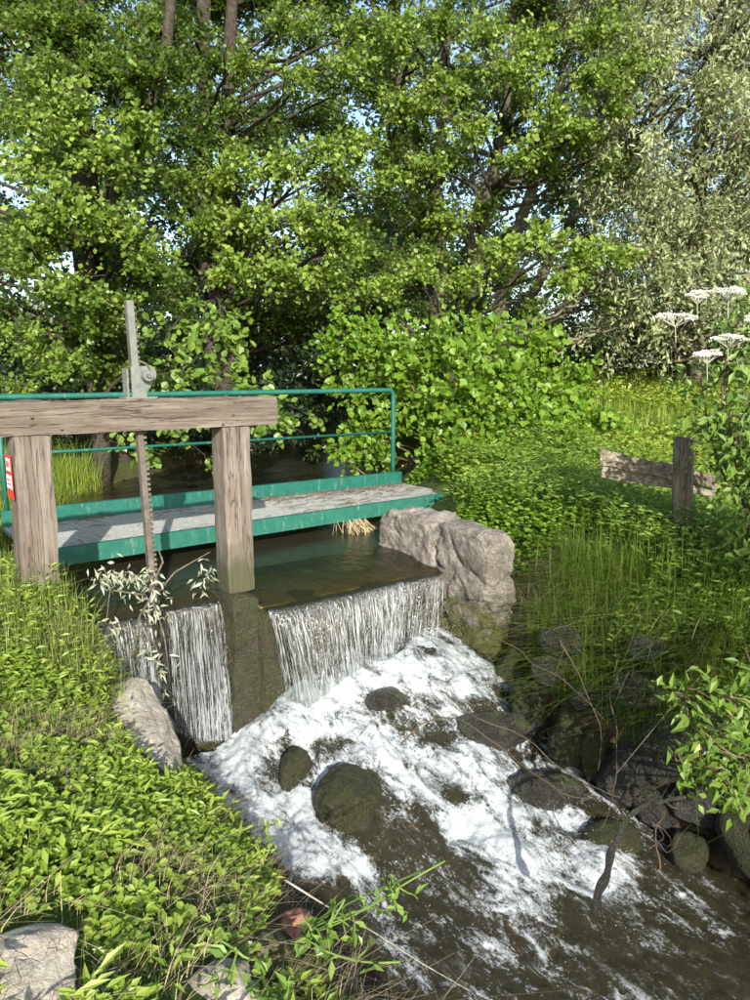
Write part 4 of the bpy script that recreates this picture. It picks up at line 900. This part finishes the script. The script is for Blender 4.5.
# ------------------------------------------------------------------ ground vegetation
def blades(mb, p, h, wd, lean=.35, hd=None, a=None, seg=3):
    n = len(p); hd = rng.uniform(0, 2*math.pi, n) if hd is None else hd; h = np.broadcast_to(h, (n,)); wd = np.broadcast_to(wd, (n,))
    ln = np.abs(rng.normal(size=n))*lean; d = np.stack([np.cos(hd), np.sin(hd), hd*0], -1); s = np.stack([-np.sin(hd+rng.normal(size=n)*.5), np.cos(hd), hd*0], -1)
    V = []; ts = np.linspace(0, 1, seg+1)
    for t in ts:
        c = p+d*(ln*h*t**1.8)[:, None]+np.array([0, 0, 1])*(h*t*(1-.35*np.minimum(ln, 1.6)*t))[:, None]; wv = (wd*(1-t**1.6)+.0004)[:, None]*s
        V += [c-wv, c+wv]
    V = np.stack(V, 1); k = 2*(seg+1); q = np.array([[2*i, 2*i+1, 2*i+3, 2*i+2] for i in range(seg)])
    a = rng.random(n) if a is None else a
    mb.add(V.reshape(-1, 3), (q[None]+(np.arange(n)*k)[:, None, None]).reshape(-1, 4), a=np.repeat(np.clip(a, 0, 1), k))
def scatter(n, x0, x1, y0, y1, ok):
    x = rng.uniform(x0, x1, n); y = rng.uniform(y0, y1, n); k = ok(x, y); x, y = x[k], y[k]; return x, y
def patch(x, y, s, seed): return vnoise(np.stack([x*s, y*s, x*0], -1), seed)
def rosettes(mb, x, y, L0, L1, nl, hmax, shape, tint, asp, tilt=.45):
    z = terrain(x, y); n = len(x)
    for j in range(nl):
        a = rng.uniform(0, 6.28, n); L = rng.uniform(L0, L1, n); el = rng.uniform(-.1, .6, n); h = rng.uniform(.01, 1, n)*hmax
        ax = np.stack([np.cos(a)*np.cos(el), np.sin(a)*np.cos(el), np.sin(el)], -1); c = np.stack([x, y, z+h], -1)+ax*L[:, None]*.25
        nm = nrm(np.array([0, 0, 1.])+TOSUN*.4+rdir(n)*tilt)
        add_leaves(mb, c, ax, nm, L, L*asp, shape, np.clip(tint+rng.normal(size=n)*.24, 0, 1))
SLAB = [PZ(143, 738, -.72)[:2], PZ(88, 612, -.25)[:2], ground_px(25, 975)[:2], ground_px(222, 1000)[:2]]
def offslab(x, y):
    px, py, _ = proj(onground(x, y)); k = ~(inpoly(px, py, [(108, 712), (116, 702), (140, 705), (175, 755), (178, 790), (165, 792), (132, 755)]) | inpoly(px, py, [(0, 940), (40, 915), (75, 930), (80, 1000), (60, 1050), (-20, 1060)]) | inpoly(px, py, [(180, 985), (215, 965), (262, 985), (262, 1060), (180, 1060)]) | inpoly(px, py, [(262, 912), (312, 905), (325, 960), (300, 1000), (255, 990)]) | inpoly(px, py, [(62, 602), (80, 592), (105, 612), (100, 632), (70, 622)]))
    return k
def inview0(x, y): px, py, z = proj(onground(x, y)); return (z > 1) & (px > -100) & (px < 120)
lb = lambda x, y: (x < xL(y)-.10-.2*sstep(3.5, 3.1, y)) & offslab(x, y)
mb = MB()
x, y = scatter(15000, -1.2, 1.8, 1.2, 5.6, lambda x, y: lb(x, y) & (patch(x, y, 2.3, 3)+.6*patch(x, y, 7, 4) > -.10))
dens = sstep(6.5, 2.0, y)*.6+.4; k = rng.random(len(x)) < dens; x, y = x[k], y[k]
n1 = len(x)
rosettes(mb, x, y, .018, .044, 6, .08, 'oval', .6, 1.1)
x, y = scatter(1500, -1.2, 1.7, 1.3, 4.6, lambda x, y: lb(x, y) & (patch(x, y, 2.6, 14) > .1)); rosettes(mb, x, y, .035, .065, 6, .10, 'oval', .55, .7, .3)
x, y = scatter(2600, -1.2, 1.75, 1.3, 5.2, lambda x, y: lb(x, y) & (patch(x, y, 1.8, 24) > -.1)); rosettes(mb, x, y, .02, .04, 5, .06, 'round', .75, .95, .4)
x, y = scatter(900, -.8, 1.35, 3.6, 5.5, lambda x, y: lb(x, y)); rosettes(mb, x, y, .03, .06, 6, .22, 'oval', .65, .55, .4)
x, y = scatter(420, -.8, 1.5, 1.4, 3.4, lambda x, y: lb(x, y) & (patch(x, y, 1.9, 91) > .15)); rosettes(mb, x, y, .05, .085, 6, .13, 'oval', .8, .5, .3)
single('herb_cover', mb, M_herb, (.5, 3, -.4), 'bright low leafy herbs covering the left bank', 'ground cover', kind='stuff')
mb = MB()
x, y = scatter(26000, -2.2, 1.75, 1.0, 7, lambda x, y: lb(x, y) & ((patch(x, y, 1.5, 33) > .12) | (y > 4.1) | (x > xL(y)-.35) | (rng.random(len(x)) < .16)))
blades(mb, onground(x, y), rng.uniform(.04, .16, len(x)), rng.uniform(.001, .0028, len(x)), .5)
x, y = scatter(5000, -.6, 1.32, 4.0, 5.6, lambda x, y: x < xL(y)-.03); blades(mb, onground(x, y), rng.uniform(.08, .30, len(x)), rng.uniform(.0015, .003, len(x)), .6, a=rng.uniform(.4, 1, len(x)))
x, y = scatter(9000, -4, 1.6, 7.1, 12, lambda x, y: (x < xL(y)+.05)); blades(mb, onground(x, y), rng.uniform(.15, .5, len(x)), rng.uniform(.002, .004, len(x)), .6, a=rng.uniform(.3, 1, len(x)))
x, y = scatter(2500, 1.0, 3.2, 7.2, 9.6, lambda x, y: (x < xL(y)+.15)); blades(mb, onground(x, y), rng.uniform(.2, .55, len(x)), rng.uniform(.002, .004, len(x)), .8, a=rng.uniform(.4, 1, len(x)))
mb2 = MB(); x, y = scatter(16000, -2.5, 3.0, 7.1, 10.5, lambda x, y: (x < xL(y)+.12) & inview0(x, y)); blades(mb2, onground(x, y), rng.uniform(.25, .7, len(x)), rng.uniform(.002, .0045, len(x)), .7, a=rng.uniform(.3, 1, len(x)))
single('tall_grass', mb2, M_meadow, (.3, 8, -.1), 'tall pale grass behind the bridge at the left edge of the picture', 'grass', kind='stuff')
single('grass', mb, M_grass, (.3, 4, -.3), 'green grass blades on the left bank and behind the bridge', 'grass', kind='stuff')
mb = MB()
x, y = scatter(15000, -1, 1.85, 1.2, 4.8, lambda x, y: (x < xL(y)-.02) & ((x > xL(y)-.34) | (patch(x, y, 2.3, 3)+.5*patch(x, y, 7, 4) < -.14)) & (offslab(x, y) | (rng.random(len(x)) < .1)))
hd = rng.normal(size=len(x))*1.0-.3; blades(mb, onground(x, y, .005), rng.uniform(.03, .15, len(x)), rng.uniform(.0006, .0014, len(x)), 1.6, hd)
x, y = scatter(1100, 3.95, 5.0, 1.3, 4.0, lambda x, y: (x > xR(y)+.28) & (x < xR(y)+.6)); hd = math.pi+rng.normal(size=len(x))*.7; blades(mb, onground(x, y, .01), rng.uniform(.1, .42, len(x)), rng.uniform(.001, .0022, len(x)), 1.7, hd, seg=4)
single('dry_grass', mb, M_straw, (1.3, 3, -.9), 'dry straw coloured grass hanging over the edges of both banks', 'dry grass', kind='stuff')
# right bank in shade: long grass and deep green herbs
mb = MB()
x, y = scatter(30000, 3.9, 6.8, 1.2, 6.2, lambda x, y: (x > xR(y)+.2) & ((x > 4.95) | (y < 3.65) | (y > 5.6)) & ~((x < 5.8) & (y > 5.45) & (y < 7.2)) & (x*.9-y*.43 < 5.6))
blades(mb, onground(x, y), rng.uniform(.12, .34, len(x)), rng.uniform(.0018, .0042, len(x)), 1.1, a=rng.uniform(.2, .9, len(x)))
x, y = scatter(8500, 3.95, 5.4, 1.4, 3.75, lambda x, y: (x > xR(y)+.16) & (x < xR(y)+.75)); hd = math.pi+.2+rng.normal(size=len(x))*.6; blades(mb, onground(x, y, .03), rng.uniform(.25, .6, len(x)), rng.uniform(.0015, .003, len(x)), 1.15, hd, a=rng.uniform(.1, .7, len(x)), seg=5)
single('long_grass', mb, M_grass, (5, 3, -.2), 'long drooping grass below the broken fence on the right bank', 'grass', kind='stuff')
mb = MB()
x, y = scatter(12500, 3.95, 7.2, 1.3, 6.6, lambda x, y: (x > xR(y)+.2) & ((x > 4.9) | (y < 3.5) | (y > 5.5)) & ~((x < 5.8) & (y > 5.45) & (y < 7.2)) & (patch(x, y, 1.6, 54) > -.35)); rosettes(mb, x, y, .04, .085, 6, .40, 'oval', .68, .65, .5)
single('bank_herbs', mb, M_herbsh, (5, 3.5, -.1), 'leafy nettles and herbs among the grass round the log post', 'herbs', kind='stuff')
mb = MB()
x, y = scatter(5200, 4.35, 6.6, 3.5, 7.2, lambda x, y: ((x > 4.56) | (y > 5.42)) & ((x > 5.72) | (y < 5.6)) & (x > xR(y)+.1) & (x*.9-y*.43 < 3.4) & (patch(x, y, 1.9, 58) > -.45)); rosettes(mb, x, y, .03, .06, 6, .24, 'lobed', .65, .85, .5)
single('creeping_plants', mb, M_bush, (5, 4.8, -.1), 'bright green creeping plants crowding the top of the stone abutment', 'ground cover', kind='stuff')
# meadow
mb = MB(); mf = MB()
fr = lambda x, y: x*.595+y*.8
def inview(x, y): px, py, z = proj(onground(x, y)); return (z > 3) & (px > -60) & (px < 860)
x, y = scatter(200000, 5, 22, 1.5, 20, lambda x, y: (x > xR(y)+1.0) & (fr(x, y) > 6.2) & (fr(x, y) < 17) & (x*.9-y*.43 > 2.2) & inview(x, y))
k = rng.random(len(x)) < np.clip(8.5/fr(x, y), 0, 1)**1.3*.8; x, y = x[k][:60000], y[k][:60000]
blades(mb, onground(x, y), rng.uniform(.10, .34, len(x))*(1+.5*patch(x, y, .9, 61)), rng.uniform(.003, .006, len(x)), .7, a=np.clip(.55+.35*patch(x, y, .8, 62)+rng.normal(size=len(x))*.2, 0, 1), seg=2)
x, y = scatter(42000, 5, 20, 1.5, 19, lambda x, y: (x > xR(y)+.9) & (fr(x, y) > 5.8) & (fr(x, y) < 16) & (x*.9-y*.43 > 2.0) & (patch(x, y, .7, 64) > -.35) & inview(x, y)); x, y = x[:12000], y[:12000]
rosettes(mb, x, y, .05, .10, 4, .30, 'quad', .62, .8, .5)
single('meadow_grass', mb, M_meadow, (9, 6, 0), 'sunlit yellow green meadow grass behind the broken fence', 'grass', kind='stuff')
x, y = scatter(1500, 6, 14, 2, 13, lambda x, y: (fr(x, y) > 7.5) & (fr(x, y) < 13) & (patch(x, y, .8, 71) > .25) & inview(x, y)); x, y = x[:45], y[:45]
p = onground(x, y); p[:, 2] += rng.uniform(.25, .42, len(x)); drops(mf, p, .012)
single('buttercups', mf, plain('yellow_petal', (.75, .62, .02), .6, 5, .1, .05), (9, 6, .3), 'tiny yellow buttercups dotted through the sunny meadow', 'flowers', kind='stuff')

# ------------------------------------------------------------------ elder shrub with white umbels at the right edge
PE = leaf_protos('oval', .105, .9, M_elder, nm='leaflet')
el = bough('elder_shrub', 'elder shrub with feathery leaves leaning in at the right edge of the meadow', 'shrub', (790, 600, 4.9),
      [(740, 330, 4.5, 9), (722, 380, 4.6, 9), (748, 400, 4.5, 9), (728, 425, 4.7, 8), (752, 455, 4.6, 9), (770, 350, 4.6, 9), (765, 480, 4.6, 8), (748, 520, 4.7, 8), (712, 350, 4.8, 7), (735, 310, 4.8, 9), (760, 570, 4.6, 8), (700, 385, 4.9, 7), (765, 310, 4.8, 8)], PE, 295, M_twig, .014, M_elder, 1700, .085, spreadR=.24, asp=.75, shape='oval', up=.6)
M_umb = rnd_mat('cream_blossom', (.45, .46, .34), (.78, .78, .68))
for k, (px, py, d, r, lab) in enumerate([(729, 289, 4.3, .12, ''), (676, 315, 4.5, .13, ''), (729, 336, 4.4, .12, ''), (756, 317, 4.3, .09, ''), (708, 352, 4.4, .08, ''), (698, 293, 4.7, .07, '')]):
    c = P(px, py, d); mb = MB()
    for j in range(26):          # flat head made of many small umbels
        a, q = rng.uniform(0, 6.28), math.sqrt(rng.random()); cc = c+np.array([math.cos(a)*q*r, math.sin(a)*q*r*.8, rng.normal()*.008-.02*q]); n = 34; b, u = rng.uniform(0, 6.28, n), np.sqrt(rng.random(n))*.026
        drops(mb, cc+np.stack([np.cos(b)*u, np.sin(b)*u, .006*(1-(u/.026)**2)+rng.normal(size=n)*.002], -1), rng.uniform(.002, .0045, n)); mb.tube([c+[0, 0, -.07], cc-[0, 0, .004]], .0013, 3, a=.1)
    mb.tube([c+[0, 0, -.07], c+[.05, .02, -.16]], .0025, 4, a=.1)
    part('blossom', mb, M_umb, el)
# bright sapling over the pool at the right
PS = leaf_protos('oval', .085, .75, M_hazel)
bough('willow_sapling', 'bright green sapling spreading over the rocks at the right edge of the pool', 'sapling', (800, 790, 3.7),
      [(685, 695, 3.3, 8), (720, 700, 3.3, 9), (745, 720, 3.3, 9), (695, 730, 3.3, 9), (668, 752, 3.35, 8), (730, 760, 3.25, 9), (765, 690, 3.4, 7), (700, 770, 3.3, 8), (745, 655, 3.4, 8), (715, 735, 3.2, 8)], PS, 295, M_twig, .010, M_hazel, 560, .075, spreadR=.16, asp=.7, shape='oval', up=.6)
# nettle sprig and cane over the water, bottom
PN = leaf_protos('oval', .055, .85, M_elder)
PN2 = leaf_protos('oval', .03, .9, M_herb)
nt_ = bough('nettle_sprig', 'trailing nettle sprig reaching over the water at the bottom of the picture', 'plant', (300, 935, 2.55),
      [(350, 915, 2.5, 5), (400, 965, 2.4, 6), (420, 875, 2.6, 3), (395, 895, 2.55, 4), (345, 900, 2.5, 4), (445, 865, 2.7, 0), (330, 940, 2.45, 4)], PN, 60, M_elder, .0022, spreadR=.09, L=.03)
bough('nettle_sprig', 'tuft of dark nettle leaves at the very bottom beside the pale stone', 'plant', (225, 1010, 2.15),
      [(235, 950, 2.1, 4), (265, 975, 2.1, 4), (215, 975, 2.15, 4), (285, 1000, 2.1, 3)], PN, 26, M_elder, .0022, spreadR=.07, L=.03)
bough('young_plant', 'small leafy shoot standing on the bank edge above the foam', 'plant', (262, 862, 2.95), [(265, 820, 2.95, 4), (255, 845, 2.95, 3)], PN2, 30, M_herb, .003, spreadR=.06, L=.03)
twig_thing([P(285, 880, 2.7), P(330, 908, 2.6), P(370, 930, 2.5), P(420, 962, 2.4), P(468, 990, 2.3)], .0035, 'thin bleached cane slanting over the water at the bottom', M_pale, 'cane', 'cane')
# crooked stick and tangle
twig_thing([P(597, 912, 3.35), P(598, 893, 3.33), P(607, 876, 3.32), P(612, 850, 3.33), P(620, 828, 3.34), P(632, 812, 3.36), P(660, 802, 3.4), P(700, 795, 3.5)], .022, 'crooked dark stick standing in the pool and bending to the right bank', M_wetr, 'driftwood', 'stick')
tw = [([(440, 690, 4.0), (470, 715, 3.9), (520, 735, 3.8), (560, 765, 3.7), (610, 795, 3.6), (650, 800, 3.6)], .0035, 'long bare twig trailing above the foam to the right bank'),
      ([(400, 745, 3.8), (425, 722, 3.8), (455, 718, 3.8), (500, 745, 3.7), (560, 790, 3.6), (600, 800, 3.6)], .004, 'thin arching twig over the foam below the long one'),
      ([(560, 640, 4.2), (580, 680, 4.1), (600, 730, 4.0), (598, 770, 3.9)], .0035, 'bare root hanging down the dark bank'),
      ([(610, 690, 4.1), (618, 740, 3.9), (612, 800, 3.7), (600, 830, 3.6)], .0035, 'root hanging in front of the upright rocks'),
      ([(500, 640, 4.5), (530, 660, 4.3), (575, 690, 4.1), (610, 725, 4.0)], .0035, 'pale twig crossing the black hollow by the abutment'),
      ([(660, 870, 3.5), (655, 840, 3.5), (665, 810, 3.5)], .005, 'short dead twig above the pool edge'),
      ([(700, 770, 3.5), (730, 778, 3.5), (752, 776, 3.5)], .007, 'dead twig in the brown litter at the right edge')]
for pts, r, lab in tw: twig_thing([P(*a) for a in pts], r, lab, M_twig)
mb = MB()
for k in range(26):
    p = P(rng.uniform(520, 720), rng.uniform(620, 820), 4.0)
    zt = rng.uniform(-.9, .0); px = rng.uniform(515, 740); py = rng.uniform(625, 790); g0 = ground_px(px, py, -.6); c = curve(g0+[-.03, -.03, .05], g0+[rng.normal()*.15-.05, rng.normal()*.15-.05, -rng.uniform(.05, .25)], .2, 5); mb.tube(c, rng.uniform(.0012, .0035), 3, a=rng.random(), cap=False)
single('hanging_roots', mb, M_twig, (4.1, 3, -.9), 'tangle of fine roots and stalks hanging over the dark right bank', 'roots', kind='stuff')
# drift branch with silvery dry leaves caught on the toothed bar
cb = thing('caught_branch', (1.7, 4.72, -.35), 'willow branch with limp silvery leaves caught at the foot of the toothed bar', 'branch')
mb = MB(); Y0 = 4.66
def q_(px, py, dy=0): return PY(px, py, Y0+dy)
strands = [[(152, 600), (175, 572), (210, 552)], [(150, 590), (163, 562), (158, 548)], [(148, 600), (135, 580), (115, 578)], [(145, 595), (110, 590), (106, 625)], [(152, 600), (160, 620), (163, 650)], [(150, 600), (140, 615), (135, 640)], [(155, 600), (165, 640), (170, 680)], [(150, 595), (128, 572), (100, 575)]]
for s_ in strands: pp = [q_(a, b, rng.uniform(-.06, .04)) for a, b in s_]; mb.tube(pp, [.009, .006, .003], 5, a=rng.uniform(.4, 1))
part('stem', mb, M_barkp, cb, True)
PD = leaf_protos('narrow', .07, 1.5, M_dead)
for (px, py, n, r) in [(118, 577, 30, 15), (100, 580, 14, 12), (150, 590, 30, 16), (205, 572, 14, 10), (155, 612, 22, 12), (140, 575, 16, 12), (202, 590, 8, 8), (110, 630, 10, 12), (150, 650, 12, 14), (165, 668, 8, 12), (160, 690, 6, 8)]:
    for _ in range(int(n*1.5)):
        c = q_(px+rng.normal()*r*.6, py+rng.normal()*r*.5, rng.uniform(-.14, .05)); place_leaf(PD[rng.integers(4)], cb, c, rdir(1)[0]+[0, 0, -.7], nrm(TOSUN+rdir(1)[0]*.8), rng.uniform(.6, 1.1))
# tree standing behind the viewer on the right bank, shading the lower right
t = thing('hazel_tree', (2.9, -2.6, -.1), 'leafy hazel behind the viewer that shades the lower right bank', 'tree')
lm, tm = MB(), MB()
for k in range(7): tm.tube(curve((2.9+rng.normal()*.15, -2.6+rng.normal()*.15, -.4), (2.6+rng.normal()*.8, -2.6+rng.normal()*.6, rng.uniform(1.8, 2.9)), .08, 8), np.linspace(.04, .01, 8), 6, a=.4)
W0 = []
for k in range(18):
    wv = rng.uniform(2.55, 4.75); sv = rng.uniform(-2.4, -.6); zz = rng.uniform(.1, 3.1)-(.55 if wv > 3.1 else 0)
    c = np.array([.9*wv+.43*sv, -.43*wv+.9*sv, zz]); clump(lm, tm, c, .40, 120, .10, 'round', .8, (2.9, -2.6, zz-.5), tint=.5)
part('trunk', tm, M_bark, t, True); part('crown', lm, M_alder, t, kind='stuff')
for o in list(S.objects):
    if '_o' in o: del o['_o']
